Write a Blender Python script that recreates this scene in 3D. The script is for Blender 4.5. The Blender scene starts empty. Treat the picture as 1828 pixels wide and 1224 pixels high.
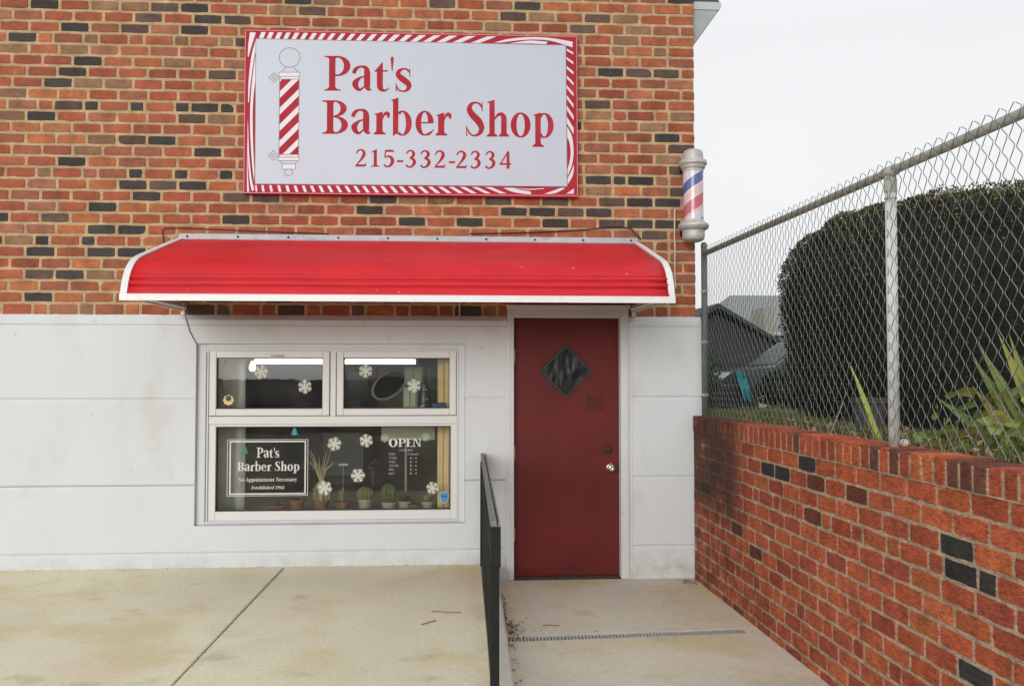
import bpy, math, random
import numpy as np
from mathutils import Vector, Matrix, noise
random.seed(7); RNG = np.random.default_rng(7)
S = bpy.context.scene; COL = S.collection
PI = math.pi

# ------------------------------------------------------------------ mesh helper
class MB:
    def __init__(s): s.v=[]; s.f=[]; s.c=[]
    def add(s, vs, fs, col=(1,1,1)):
        b=len(s.v); s.v+= [tuple(p) for p in vs]
        for f in fs: s.f.append(tuple(b+i for i in f)); s.c.append(col)
    def quad(s,a,b,c,d,col=(1,1,1)): s.add([a,b,c,d],[(0,1,2,3)],col)
    def poly(s,pts,col=(1,1,1)): s.add(pts,[tuple(range(len(pts)))],col)
    def box(s,x0,x1,y0,y1,z0,z1,col=(1,1,1),bev=0.0):
        if bev<=0:
            s.add([(x0,y0,z0),(x1,y0,z0),(x1,y1,z0),(x0,y1,z0),(x0,y0,z1),(x1,y0,z1),(x1,y1,z1),(x0,y1,z1)],
              [(0,3,2,1),(4,5,6,7),(0,1,5,4),(1,2,6,5),(2,3,7,6),(3,0,4,7)],col)
        else:   # box with all twelve edges chamfered
            b=min(bev,(x1-x0)*.45,(y1-y0)*.45,(z1-z0)*.45)
            X=(x0,x1);Y=(y0,y1);Z=(z0,z1); vs=[]; idx={}
            for i in (0,1):
                for j in (0,1):
                    for k in (0,1):
                        sx=b if i==0 else -b; sy=b if j==0 else -b; sz=b if k==0 else -b
                        idx[i,j,k,'x']=len(vs); vs.append((X[i],Y[j]+sy,Z[k]+sz))
                        idx[i,j,k,'y']=len(vs); vs.append((X[i]+sx,Y[j],Z[k]+sz))
                        idx[i,j,k,'z']=len(vs); vs.append((X[i]+sx,Y[j]+sy,Z[k]))
            fs=[]
            for i in (0,1): 
                q=[idx[i,0,0,'x'],idx[i,1,0,'x'],idx[i,1,1,'x'],idx[i,0,1,'x']]; fs.append(q if i else q[::-1])
            for j in (0,1):
                q=[idx[0,j,0,'y'],idx[1,j,0,'y'],idx[1,j,1,'y'],idx[0,j,1,'y']]; fs.append(q[::-1] if j else q)
            for k in (0,1):
                q=[idx[0,0,k,'z'],idx[1,0,k,'z'],idx[1,1,k,'z'],idx[0,1,k,'z']]; fs.append(q if k else q[::-1])
            for i in (0,1):
                for j in (0,1): fs.append([idx[i,j,0,'x'],idx[i,j,0,'y'],idx[i,j,1,'y'],idx[i,j,1,'x']])
                for k in (0,1): fs.append([idx[i,0,k,'x'],idx[i,0,k,'z'],idx[i,1,k,'z'],idx[i,1,k,'x']])
            for j in (0,1):
                for k in (0,1): fs.append([idx[0,j,k,'y'],idx[0,j,k,'z'],idx[1,j,k,'z'],idx[1,j,k,'y']])
            for i in (0,1):
                for j in (0,1):
                    for k in (0,1): fs.append([idx[i,j,k,'x'],idx[i,j,k,'y'],idx[i,j,k,'z']])
            s.add(vs,fs,col)
    def tube(s,pts,r,n=8,cap=True,col=(1,1,1)):
        pts=[Vector(p) for p in pts]; R=r if isinstance(r,(list,tuple)) else [r]*len(pts)
        rings=[]; prev=None
        for i,p in enumerate(pts):
            d=(pts[min(i+1,len(pts)-1)]-pts[max(i-1,0)]).normalized()
            if prev is None:
                a=Vector((0,0,1)) if abs(d.z)<.9 else Vector((1,0,0)); u=d.cross(a).normalized()
            else:
                u=(prev-d*prev.dot(d)); u=u.normalized() if u.length>1e-6 else d.orthogonal().normalized()
            prev=u; w=d.cross(u)
            rings.append([p+R[i]*(math.cos(2*PI*k/n)*u+math.sin(2*PI*k/n)*w) for k in range(n)])
        vs=[q for rg in rings for q in rg]; fs=[]
        for i in range(len(pts)-1):
            for k in range(n): fs.append((i*n+k,i*n+(k+1)%n,(i+1)*n+(k+1)%n,(i+1)*n+k))
        if cap: fs.append(tuple(range(n))[::-1]); fs.append(tuple((len(pts)-1)*n+k for k in range(n)))
        s.add(vs,fs,col)
    def lathe(s,cx,cy,prof,n=32,col=(1,1,1)):      # prof = [(r,z)...] about a vertical axis
        vs=[];fs=[]
        for r,z in prof:
            for k in range(n): vs.append((cx+r*math.cos(2*PI*k/n),cy+r*math.sin(2*PI*k/n),z))
        for i in range(len(prof)-1):
            for k in range(n): fs.append((i*n+k,i*n+(k+1)%n,(i+1)*n+(k+1)%n,(i+1)*n+k))
        s.add(vs,fs,col)
    def prism(s,pts,axis,a,b,col=(1,1,1)):         # closed outline swept along an axis
        def P(p,t):
            return (t,p[0],p[1]) if axis=='x' else ((p[0],t,p[1]) if axis=='y' else (p[0],p[1],t))
        n=len(pts); vs=[P(p,a) for p in pts]+[P(p,b) for p in pts]
        fs=[tuple(range(n)),tuple(range(2*n-1,n-1,-1))]+[(i,i+n,(i+1)%n+n,(i+1)%n) for i in range(n)]
        s.add(vs,fs,col)
    def ring_rect(s,x0,x1,z0,z1,w,y0,y1,bev=.003,wb=None):   # picture-frame in the XZ plane
        wb=wb or w
        s.box(x0,x0+w,y0,y1,z0,z1,bev=bev); s.box(x1-w,x1,y0,y1,z0,z1,bev=bev)
        s.box(x0+w,x1-w,y0+.0006,y1-.0006,z1-w,z1,bev=bev); s.box(x0+w,x1-w,y0+.0006,y1-.0006,z0,z0+wb,bev=bev)
    def build(s,name,mat,parent=None,org=None,smooth=False,fix=True):
        if parent is not None:
            t=parent; 
            while t.parent: t=t.parent
            o=Vector(t.location)
        else: o=Vector(org) if org else Vector((0,0,0))
        me=bpy.data.meshes.new(name)
        va=np.array(s.v,dtype=np.float64).reshape(-1,3)-np.array(o)
        me.from_pydata(va.tolist(),[],s.f); me.update()
        at=me.color_attributes.new('tone','FLOAT_COLOR','CORNER')
        tot=np.array([p.loop_total for p in me.polygons]); ca=np.ones((len(s.f),4)); ca[:,:3]=np.array(s.c)
        at.data.foreach_set('color',np.repeat(ca,tot,axis=0).ravel())
        if fix:
            import bmesh
            bm=bmesh.new(); bm.from_mesh(me); bmesh.ops.recalc_face_normals(bm,faces=bm.faces); bm.to_mesh(me); bm.free()
        if smooth: me.polygons.foreach_set('use_smooth',[True]*len(me.polygons))
        me.materials.append(mat)
        ob=bpy.data.objects.new(name,me); COL.objects.link(ob)
        if parent is not None: ob.parent=parent
        else: ob.location=o
        return ob

def tag(o,label=None,cat=None,group=None,kind=None):
    if label: o['label']=label
    if cat: o['category']=cat
    if group: o['group']=group
    if kind: o['kind']=kind
    return o
def thing(name,label,cat,loc=(0,0,0),group=None):
    o=bpy.data.objects.new(name,None); COL.objects.link(o); o.location=loc; o.empty_display_size=.1
    return tag(o,label,cat,group)

# ------------------------------------------------------------------ materials
def mat(name,base,rough=.6,metal=0.0,var=.12,scale=6.0,bump=0.0,bscale=60.0,spec=.5,tone=False,emit=None,estr=0,
        dirt=None,dscale=2.0,damt=.5,dlo=.52,dhi=.7,stretch=None,coat=0.0,detail=4):
    m=bpy.data.materials.new(name); m.use_nodes=True; nt=m.node_tree; N=nt.nodes; L=nt.links
    p=N['Principled BSDF']; p.inputs['Roughness'].default_value=rough; p.inputs['Metallic'].default_value=metal
    p.inputs['Specular IOR Level'].default_value=spec
    if coat: p.inputs['Coat Weight'].default_value=coat; p.inputs['Coat Roughness'].default_value=.08
    tc=N.new('ShaderNodeTexCoord'); src=tc.outputs['Object']
    if stretch:
        mp=N.new('ShaderNodeMapping'); mp.inputs['Scale'].default_value=stretch; L.new(src,mp.inputs['Vector']); src=mp.outputs[0]
    n=N.new('ShaderNodeTexNoise'); n.inputs['Scale'].default_value=scale; n.inputs['Detail'].default_value=detail; L.new(src,n.inputs['Vector'])
    mr=N.new('ShaderNodeMapRange'); mr.inputs['From Min'].default_value=.25; mr.inputs['From Max'].default_value=.75
    mr.inputs['To Min'].default_value=1-var; mr.inputs['To Max'].default_value=1+var; L.new(n.outputs['Fac'],mr.inputs['Value'])
    col=N.new('ShaderNodeVectorMath'); col.operation='SCALE'; L.new(mr.outputs[0],col.inputs['Scale'])
    if tone:
        a=N.new('ShaderNodeAttribute'); a.attribute_name='tone'
        mu=N.new('ShaderNodeVectorMath'); mu.operation='MULTIPLY'; mu.inputs[1].default_value=base[:3]; L.new(a.outputs['Color'],mu.inputs[0]); L.new(mu.outputs[0],col.inputs[0])
    else: col.inputs[0].default_value=base[:3]
    out=col.outputs[0]
    if dirt:
        n2=N.new('ShaderNodeTexNoise'); n2.inputs['Scale'].default_value=dscale; n2.inputs['Detail'].default_value=7; n2.inputs['Roughness'].default_value=.62; L.new(src,n2.inputs['Vector'])
        r2=N.new('ShaderNodeMapRange'); r2.interpolation_type='SMOOTHSTEP'; r2.inputs['From Min'].default_value=dlo; r2.inputs['From Max'].default_value=dhi; r2.inputs['To Max'].default_value=damt; L.new(n2.outputs['Fac'],r2.inputs['Value'])
        mx=N.new('ShaderNodeMix'); mx.data_type='RGBA'; L.new(r2.outputs[0],mx.inputs['Factor']); L.new(out,mx.inputs['A']); mx.inputs['B'].default_value=(*dirt,1); out=mx.outputs['Result']
    L.new(out,p.inputs['Base Color'])
    if bump:
        n3=N.new('ShaderNodeTexNoise'); n3.inputs['Scale'].default_value=bscale; n3.inputs['Detail'].default_value=5; L.new(src,n3.inputs['Vector'])
        b=N.new('ShaderNodeBump'); b.inputs['Strength'].default_value=min(1,bump); b.inputs['Distance'].default_value=.01*max(1,bump); L.new(n3.outputs['Fac'],b.inputs['Height']); L.new(b.outputs[0],p.inputs['Normal'])
    if emit: p.inputs['Emission Color'].default_value=(*emit,1); p.inputs['Emission Strength'].default_value=estr
    m['out']=0
    return m
def node(m,t): return m.node_tree.nodes.new(t)

def brick_mat(name,stain=False,bump=.5,wavy=False):
    m=mat(name,(1,1,1),rough=.85,var=.2,scale=28,bump=bump,bscale=70,spec=.25,tone=True,stretch=(1,1,2.2) if not wavy else (1,.6,2.4))
    nt=m.node_tree;N=nt.nodes;L=nt.links;p=N['Principled BSDF']
    prev=p.inputs['Base Color'].links[0].from_socket
    tc=N.new('ShaderNodeTexCoord')
    # patchy kiln marks inside the bricks
    n=N.new('ShaderNodeTexNoise'); n.inputs['Scale'].default_value=9; n.inputs['Detail'].default_value=6; L.new(tc.outputs['Object'],n.inputs['Vector'])
    r=N.new('ShaderNodeMapRange'); r.inputs['From Min'].default_value=.3; r.inputs['From Max'].default_value=.72; r.inputs['To Min'].default_value=.72; r.inputs['To Max'].default_value=1.22; L.new(n.outputs['Fac'],r.inputs['Value'])
    v=N.new('ShaderNodeVectorMath'); v.operation='SCALE'; L.new(prev,v.inputs[0]); L.new(r.outputs[0],v.inputs['Scale']); prev=v.outputs[0]
    if wavy:    # rough rug-faced texture: short dark ripples across each brick
        mp=N.new('ShaderNodeMapping'); mp.inputs['Scale'].default_value=(1,1,2.6); L.new(tc.outputs['Object'],mp.inputs['Vector'])
        nw=N.new('ShaderNodeTexNoise'); nw.inputs['Scale'].default_value=34; nw.inputs['Detail'].default_value=4; nw.inputs['Distortion'].default_value=1.2; L.new(mp.outputs[0],nw.inputs['Vector'])
        rw_=N.new('ShaderNodeMapRange'); rw_.inputs['From Min'].default_value=.36; rw_.inputs['From Max'].default_value=.58; rw_.inputs['To Min'].default_value=.62; rw_.inputs['To Max'].default_value=1.08; L.new(nw.outputs['Fac'],rw_.inputs['Value'])
        vw=N.new('ShaderNodeVectorMath'); vw.operation='SCALE'; L.new(prev,vw.inputs[0]); L.new(rw_.outputs[0],vw.inputs['Scale']); prev=vw.outputs[0]
    if stain:   # black algae stain near the far end of the retaining wall, plus damp toward its foot
        g=N.new('ShaderNodeNewGeometry'); sp=N.new('ShaderNodeSeparateXYZ'); L.new(g.outputs['Position'],sp.inputs[0])
        def rng(sock,a,b,lo=0,hi=1):
            q=N.new('ShaderNodeMapRange'); q.interpolation_type='SMOOTHSTEP'; q.inputs['From Min'].default_value=a;q.inputs['From Max'].default_value=b;q.inputs['To Min'].default_value=lo;q.inputs['To Max'].default_value=hi; L.new(sock,q.inputs['Value']); return q.outputs[0]
        def mul(a,b):
            q=N.new('ShaderNodeMath'); q.operation='MULTIPLY'; L.new(a,q.inputs[0]); L.new(b,q.inputs[1]); return q.outputs[0]
        def add(a,b):
            q=N.new('ShaderNodeMath'); q.operation='ADD'; q.use_clamp=True; L.new(a,q.inputs[0]); L.new(b,q.inputs[1]); return q.outputs[0]
        n2=N.new('ShaderNodeTexNoise'); n2.inputs['Scale'].default_value=6; n2.inputs['Detail'].default_value=8; n2.inputs['Roughness'].default_value=.7; L.new(tc.outputs['Object'],n2.inputs['Vector'])
        nz=rng(n2.outputs['Fac'],.30,.50)
        blot=mul(mul(rng(sp.outputs['Y'],-1.35,-.85),rng(sp.outputs['Z'],.3,.65)),nz)
        n3=N.new('ShaderNodeTexNoise'); n3.inputs['Scale'].default_value=11; n3.inputs['Detail'].default_value=8; n3.inputs['Roughness'].default_value=.7; L.new(tc.outputs['Object'],n3.inputs['Vector'])
        foot=mul(mul(rng(sp.outputs['Y'],-2.6,-.2,.0,.75),rng(sp.outputs['Z'],.9,-.1)),rng(n3.outputs['Fac'],.42,.62))
        specks=mul(rng(n3.outputs['Fac'],.62,.72),rng(n2.outputs['Fac'],.5,.64,.0,.5))
        mk=N.new('ShaderNodeMath'); mk.operation='MULTIPLY'; mk.inputs[1].default_value=.84; L.new(add(add(blot,foot),specks),mk.inputs[0])
        mx=N.new('ShaderNodeMix'); mx.data_type='RGBA'; L.new(mk.outputs[0],mx.inputs['Factor']); L.new(prev,mx.inputs['A']); mx.inputs['B'].default_value=(.035,.028,.022,1); prev=mx.outputs['Result']
    L.new(prev,p.inputs['Base Color'])
    return m

M={}
M['brick']=brick_mat('front_brick_material')
M['sbrick']=brick_mat('retaining_brick_material',stain=True,bump=.9,wavy=True)
M['paint']=mat('white_masonry_paint',(.61,.635,.65),rough=.75,var=.035,scale=1.3,bump=.35,bscale=14,spec=.3,dirt=(.50,.50,.46),dscale=2.4,damt=.5,dlo=.52,dhi=.74,stretch=(1,1,.55))
m=M['paint'];nt=m.node_tree;N=nt.nodes;L=nt.links;p=N['Principled BSDF'];prev=p.inputs['Base Color'].links[0].from_socket
g_=N.new('ShaderNodeNewGeometry'); sp=N.new('ShaderNodeSeparateXYZ'); L.new(g_.outputs['Position'],sp.inputs[0])
n=N.new('ShaderNodeTexNoise'); n.inputs['Scale'].default_value=9; n.inputs['Detail'].default_value=8; n.inputs['Roughness'].default_value=.7; L.new(g_.outputs['Position'],n.inputs['Vector'])
r1=N.new('ShaderNodeMapRange'); r1.inputs['From Min'].default_value=.16; r1.inputs['From Max'].default_value=-.12; L.new(sp.outputs['Z'],r1.inputs['Value'])
r2=N.new('ShaderNodeMapRange'); r2.inputs['From Min'].default_value=.42; r2.inputs['From Max'].default_value=.68; L.new(n.outputs['Fac'],r2.inputs['Value'])
mm=N.new('ShaderNodeMath'); mm.operation='MULTIPLY'; L.new(r1.outputs[0],mm.inputs[0]); L.new(r2.outputs[0],mm.inputs[1])
mx=N.new('ShaderNodeMix'); mx.data_type='RGBA'; L.new(mm.outputs[0],mx.inputs['Factor']); L.new(prev,mx.inputs['A']); mx.inputs['B'].default_value=(.42,.40,.33,1)
# chips: small grey flecks where the paint has come away
n4=N.new('ShaderNodeTexNoise'); n4.inputs['Scale'].default_value=11; n4.inputs['Detail'].default_value=3; L.new(g_.outputs['Position'],n4.inputs['Vector'])
r4=N.new('ShaderNodeMapRange'); r4.inputs['From Min'].default_value=.735; r4.inputs['From Max'].default_value=.75; r4.inputs['To Max'].default_value=.3; L.new(n4.outputs['Fac'],r4.inputs['Value'])
mx2=N.new('ShaderNodeMix'); mx2.data_type='RGBA'; L.new(r4.outputs[0],mx2.inputs['Factor']); L.new(mx.outputs['Result'],mx2.inputs['A']); mx2.inputs['B'].default_value=(.36,.36,.34,1); L.new(mx2.outputs['Result'],p.inputs['Base Color'])
M['trim']=mat('white_trim_paint',(.60,.61,.60),rough=.5,var=.04,scale=4,bump=.06,bscale=40,dirt=(.42,.39,.33),dscale=9,damt=.4,dlo=.6,dhi=.74)
M['vinyl']=mat('white_window_vinyl',(.63,.635,.62),rough=.4,var=.03,scale=3)
M['door']=mat('dark_red_door_paint',(.118,.013,.011),rough=.55,spec=.25,var=.2,scale=2.4,bump=.08,bscale=30,dirt=(.06,.014,.013),dscale=6,damt=.6,dlo=.56,dhi=.72)
M['black_plastic']=mat('crinkled_black_plastic',(.007,.009,.010),rough=.3,spec=.3,var=.2,bump=.5,bscale=9,scale=12,stretch=(1.6,1,.7))
M['chrome']=mat('brushed_nickel',(.62,.6,.56),rough=.25,metal=1.0,var=.05)
M['brass']=mat('worn_hinge_metal',(.5,.42,.26),rough=.45,metal=.8,var=.2,scale=30)
M['sign_panel']=mat('pale_sign_enamel',(.47,.51,.59),rough=.38,var=.03,scale=1.8,dirt=(.5,.5,.55),dscale=14,damt=.35,dlo=.64,dhi=.75)
M['sign_white']=mat('white_sign_enamel',(.66,.63,.68),rough=.4,var=.03)
M['sign_red']=mat('red_sign_vinyl',(.37,.018,.032),rough=.6,spec=.2,var=.14,scale=5,dirt=(.40,.05,.09),dscale=5,damt=.4)
M['sign_line']=mat('grey_sign_line',(.20,.15,.17),rough=.5)
M['awning']=mat('red_awning_enamel',(.56,.014,.022),rough=.42,var=.12,scale=4,spec=.28,bump=.03,bscale=20,dirt=(.66,.2,.18),dscale=34,damt=.5,dlo=.68,dhi=.76,stretch=(.5,1,1))
m=M['awning'];nt=m.node_tree;N=nt.nodes;L=nt.links;p=N['Principled BSDF'];prev=p.inputs['Base Color'].links[0].from_socket
tc=N.new('ShaderNodeTexCoord'); mp=N.new('ShaderNodeMapping'); mp.inputs['Scale'].default_value=(.22,1.2,3.2); L.new(tc.outputs['Object'],mp.inputs['Vector'])
n=N.new('ShaderNodeTexNoise'); n.inputs['Scale'].default_value=26; n.inputs['Detail'].default_value=6; L.new(mp.outputs[0],n.inputs['Vector'])
r=N.new('ShaderNodeMapRange'); r.inputs['From Min'].default_value=.3; r.inputs['From Max'].default_value=.72; r.inputs['To Min'].default_value=.90; r.inputs['To Max'].default_value=1.07; L.new(n.outputs['Fac'],r.inputs['Value'])
v=N.new('ShaderNodeVectorMath'); v.operation='SCALE'; L.new(prev,v.inputs[0]); L.new(r.outputs[0],v.inputs['Scale'])
n2=N.new('ShaderNodeTexNoise'); n2.inputs['Scale'].default_value=19; n2.inputs['Detail'].default_value=2; L.new(tc.outputs['Object'],n2.inputs['Vector'])
r2=N.new('ShaderNodeMapRange'); r2.inputs['From Min'].default_value=.74; r2.inputs['From Max'].default_value=.77; r2.inputs['To Max'].default_value=.75; L.new(n2.outputs['Fac'],r2.inputs['Value'])
mx=N.new('ShaderNodeMix'); mx.data_type='RGBA'; L.new(r2.outputs[0],mx.inputs['Factor']); L.new(v.outputs[0],mx.inputs['A']); mx.inputs['B'].default_value=(.72,.45,.42,1); L.new(mx.outputs['Result'],p.inputs['Base Color'])
M['alu']=mat('white_aluminium',(.74,.73,.73),rough=.4,var=.05,scale=8,dirt=(.5,.46,.4),dscale=8,damt=.3)
M['soffit']=mat('awning_underside_paint',(.66,.64,.58),rough=.6,var=.08)
M['iron']=mat('black_painted_iron',(.013,.015,.013),rough=.55,spec=.18,var=.3,scale=20,dirt=(.11,.115,.10),dscale=24,damt=.3,dlo=.64,dhi=.74,bump=.1,bscale=60)
M['rail_top']=mat('worn_handrail_paint',(.17,.175,.15),rough=.5,var=.25,scale=14,dirt=(.05,.05,.045),dscale=12,damt=.7)
M['galv']=mat('galvanised_steel',(.40,.41,.36),rough=.6,metal=.08,var=.2,scale=12,dirt=(.34,.27,.17),dscale=5,damt=.4,dlo=.56,dhi=.7)
M['post']=mat('painted_fence_post',(.60,.61,.60),rough=.55,metal=.1,var=.08,scale=8,dirt=(.36,.22,.12),dscale=5,damt=.75,dlo=.62,dhi=.7)
M['post_dark']=mat('weathered_fence_post',(.16,.17,.16),rough=.6,metal=.3,var=.2,scale=8)
M['wire']=mat('fence_wire',(.27,.31,.30),rough=.5,metal=1.0,spec=.5,var=.25,scale=5)
M['cap_metal']=mat('weathered_pole_metal',(.47,.46,.44),rough=.5,metal=.25,var=.12,scale=12,dirt=(.22,.18,.13),dscale=14,damt=.6,dlo=.56,dhi=.7)
M['tube_glow']=mat('fluorescent_tube',(.9,.9,.9),emit=(1,.97,.9),estr=8)
M['bulb_glow']=mat('warm_bulb',(.9,.8,.6),emit=(1,.72,.28),estr=5)
M['flake']=mat('white_snowflake_cling',(.66,.67,.58),rough=.7,var=.05)
M['decal']=mat('white_window_lettering',(.64,.65,.62),rough=.6,var=.03)
M['decal_dim']=mat('faded_window_lettering',(.36,.38,.38),rough=.6,var=.2,scale=40)
M['blue']=mat('blue_sticker',(.03,.22,.55),rough=.4,var=.1)
M['navy']=mat('dark_blue_card',(.02,.035,.09),rough=.5)
M['yellow']=mat('yellow_sticker',(.62,.5,.16),rough=.5)
M['teal']=mat('green_tree_cling',(.01,.2,.09),rough=.5)
M['teal2']=mat('teal_tree_cling',(.01,.26,.28),rough=.5)
M['terracotta']=mat('terracotta',(.24,.12,.065),rough=.8,var=.15,scale=12)
M['ceramic']=mat('cream_ceramic',(.40,.36,.29),rough=.4,var=.06)
M['cactus']=mat('yellow_green_cactus',(.21,.18,.06),rough=.8,var=.3,scale=40,bump=.6,bscale=90)
M['leaf']=mat('houseplant_leaf',(.09,.11,.04),rough=.6,var=.3,scale=20)
M['straw']=mat('dried_stems',(.48,.40,.22),rough=.8,var=.2,scale=20)
M['room']=mat('shop_wall_paint',(.10,.085,.055),rough=.8,var=.25,scale=1.4)
M['roomdark']=mat('dark_wood_panel',(.018,.017,.015),rough=.5,var=.4,scale=3,stretch=(6,1,.6))
M['tan']=mat('tan_curtain_cloth',(.78,.60,.32),rough=.9,var=.1,scale=10)
M['drape']=mat('grey_drape_cloth',(.62,.60,.55),rough=.9,var=.12,scale=8)
M['ledge']=mat('window_ledge_wood',(.40,.35,.26),rough=.6,var=.2,scale=3)
M['sage']=mat('sage_cabinet_paint',(.42,.45,.30),rough=.5,var=.08)
M['chairblack']=mat('black_chair_leather',(.015,.015,.015),rough=.35)
M['mirror']=mat('mirror_glass',(.55,.58,.58),rough=.03,metal=1)
M['conc']=mat('pavement_concrete',(.73,.685,.51),rough=.9,var=.10,scale=.9,bump=.35,bscale=220,spec=.2,dirt=(.44,.375,.235),dscale=.95,damt=.45,dlo=.5,dhi=.72)
M['conc2']=mat('landing_concrete',(.66,.615,.50),rough=.9,var=.08,scale=1.3,bump=.35,bscale=220,spec=.2,dirt=(.47,.38,.27),dscale=1.6,damt=.55,dlo=.5,dhi=.66)
M['kerb']=mat('kerb_concrete',(.56,.54,.47),rough=.9,var=.1,scale=4,bump=.3,bscale=200,spec=.2)
for k in ('conc','conc2'):   # fine pitting and dark specks in the concrete
    m=M[k];nt=m.node_tree;N=nt.nodes;L=nt.links;p=N['Principled BSDF'];prev=p.inputs['Base Color'].links[0].from_socket
    tc=N.new('ShaderNodeTexCoord')
    for sc_,lo_,hi_,am_,cc_ in ((.7,.48,.66,.75,(.70,.575,.43)),(1.5,.50,.66,.8,(.64,.565,.33)),(2.6,.60,.72,.6,(.50,.44,.30))):
        na=N.new('ShaderNodeTexNoise'); na.inputs['Scale'].default_value=sc_; na.inputs['Detail'].default_value=5; L.new(tc.outputs['Object'],na.inputs['Vector'])
        ra=N.new('ShaderNodeMapRange'); ra.interpolation_type='SMOOTHSTEP'; ra.inputs['From Min'].default_value=lo_; ra.inputs['From Max'].default_value=hi_; ra.inputs['To Max'].default_value=am_; L.new(na.outputs['Fac'],ra.inputs['Value'])
        ma=N.new('ShaderNodeMix'); ma.data_type='RGBA'; L.new(ra.outputs[0],ma.inputs['Factor']); L.new(prev,ma.inputs['A']); ma.inputs['B'].default_value=(*cc_,1); prev=ma.outputs['Result']
    n=N.new('ShaderNodeTexNoise'); n.inputs['Scale'].default_value=34; n.inputs['Detail'].default_value=9; n.inputs['Roughness'].default_value=.75; L.new(tc.outputs['Object'],n.inputs['Vector'])
    r=N.new('ShaderNodeMapRange'); r.inputs['From Min'].default_value=.3; r.inputs['From Max'].default_value=.7; r.inputs['To Min'].default_value=.86; r.inputs['To Max'].default_value=1.1; L.new(n.outputs['Fac'],r.inputs['Value'])
    v=N.new('ShaderNodeVectorMath'); v.operation='SCALE'; L.new(prev,v.inputs[0]); L.new(r.outputs[0],v.inputs['Scale'])
    n2=N.new('ShaderNodeTexNoise'); n2.inputs['Scale'].default_value=14; n2.inputs['Detail'].default_value=3; L.new(tc.outputs['Object'],n2.inputs['Vector'])
    r2=N.new('ShaderNodeMapRange'); r2.inputs['From Min'].default_value=.735; r2.inputs['From Max'].default_value=.77; r2.inputs['To Max'].default_value=.55; L.new(n2.outputs['Fac'],r2.inputs['Value'])
    mx=N.new('ShaderNodeMix'); mx.data_type='RGBA'; L.new(r2.outputs[0],mx.inputs['Factor']); L.new(v.outputs[0],mx.inputs['A']); mx.inputs['B'].default_value=(.2,.15,.1,1); L.new(mx.outputs['Result'],p.inputs['Base Color'])
M['asphalt']=mat('asphalt',(.06,.06,.058),rough=.9,var=.2,scale=3,bump=.3,bscale=150)
M['crackdirt']=mat('joint_dirt',(.055,.045,.03),rough=1,var=.4,scale=30)
M['soil']=mat('yard_soil',(.085,.07,.04),rough=1,var=.5,scale=7,bump=.8,bscale=30,dirt=(.10,.12,.04),dscale=2,damt=.8)
M['grass']=mat('grass_blades',(1,1,1),rough=.7,var=.2,scale=10,tone=True,spec=.2)
M['foliage']=mat('hedge_leaves',(1,1,1),rough=.6,var=.3,scale=14,tone=True,spec=.25)
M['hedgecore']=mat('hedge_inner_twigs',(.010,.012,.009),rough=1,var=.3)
M['iris']=mat('broad_leaf_green',(1,1,1),rough=.5,var=.2,scale=9,tone=True,spec=.35)
M['deadleaf']=mat('dry_leaf',(.46,.30,.15),rough=.8,var=.3,scale=30)
M['pebble']=mat('pale_pebble',(.58,.50,.46),rough=.8,var=.15,scale=40,bump=.3)
M['twig']=mat('brown_twig',(.30,.16,.08),rough=.8,var=.2)
M['cable']=mat('black_cable',(.02,.02,.02),rough=.5)
M['cable_white']=mat('cream_cable',(.55,.47,.36),rough=.6)
M['drain']=mat('grey_drain_grate',(.50,.51,.49),rough=.55,metal=.2,var=.2,scale=30)
M['shingle']=mat('grey_roof_shingle',(.23,.24,.25),rough=.9,var=.25,scale=6,stretch=(1,1,6),bump=.4,bscale=20)
M['gutter']=mat('grey_gutter',(.45,.49,.50),rough=.5,var=.06)
M['siding']=mat('grey_siding',(.40,.42,.40),rough=.8,var=.1,scale=3,stretch=(1,1,8))
M['darkroof']=mat('dark_shed_roof',(.035,.045,.038),rough=.8,var=.25,scale=3,bump=.3,bscale=20)
M['darkwall']=mat('dark_shed_boards',(.03,.035,.035),rough=.8,var=.3,scale=3,stretch=(5,1,1))
M['carpaint']=mat('dark_green_car_paint',(.018,.032,.034),rough=.25,var=.05,coat=.6)
M['carglass']=mat('car_glass',(.04,.05,.05),rough=.4,var=.1,spec=.15)
M['rubber']=mat('tyre_rubber',(.02,.02,.02),rough=.8)
M['whitepaint']=mat('white_house_trim',(.5,.5,.48),rough=.6)
M['winglass_dark']=mat('house_window_glass',(.05,.06,.07),rough=.1,spec=.8)
M['tarp']=mat('turquoise_tarp',(.01,.28,.32),rough=.5,var=.15,scale=10)
M['potgrey']=mat('weathered_grey_pot',(.055,.058,.052),rough=.8,var=.25,scale=12)
M['building_brick_side']=mat('side_wall_brick',(.36,.12,.06),rough=.9,var=.3,scale=12,bump=.4,bscale=30)

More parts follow.
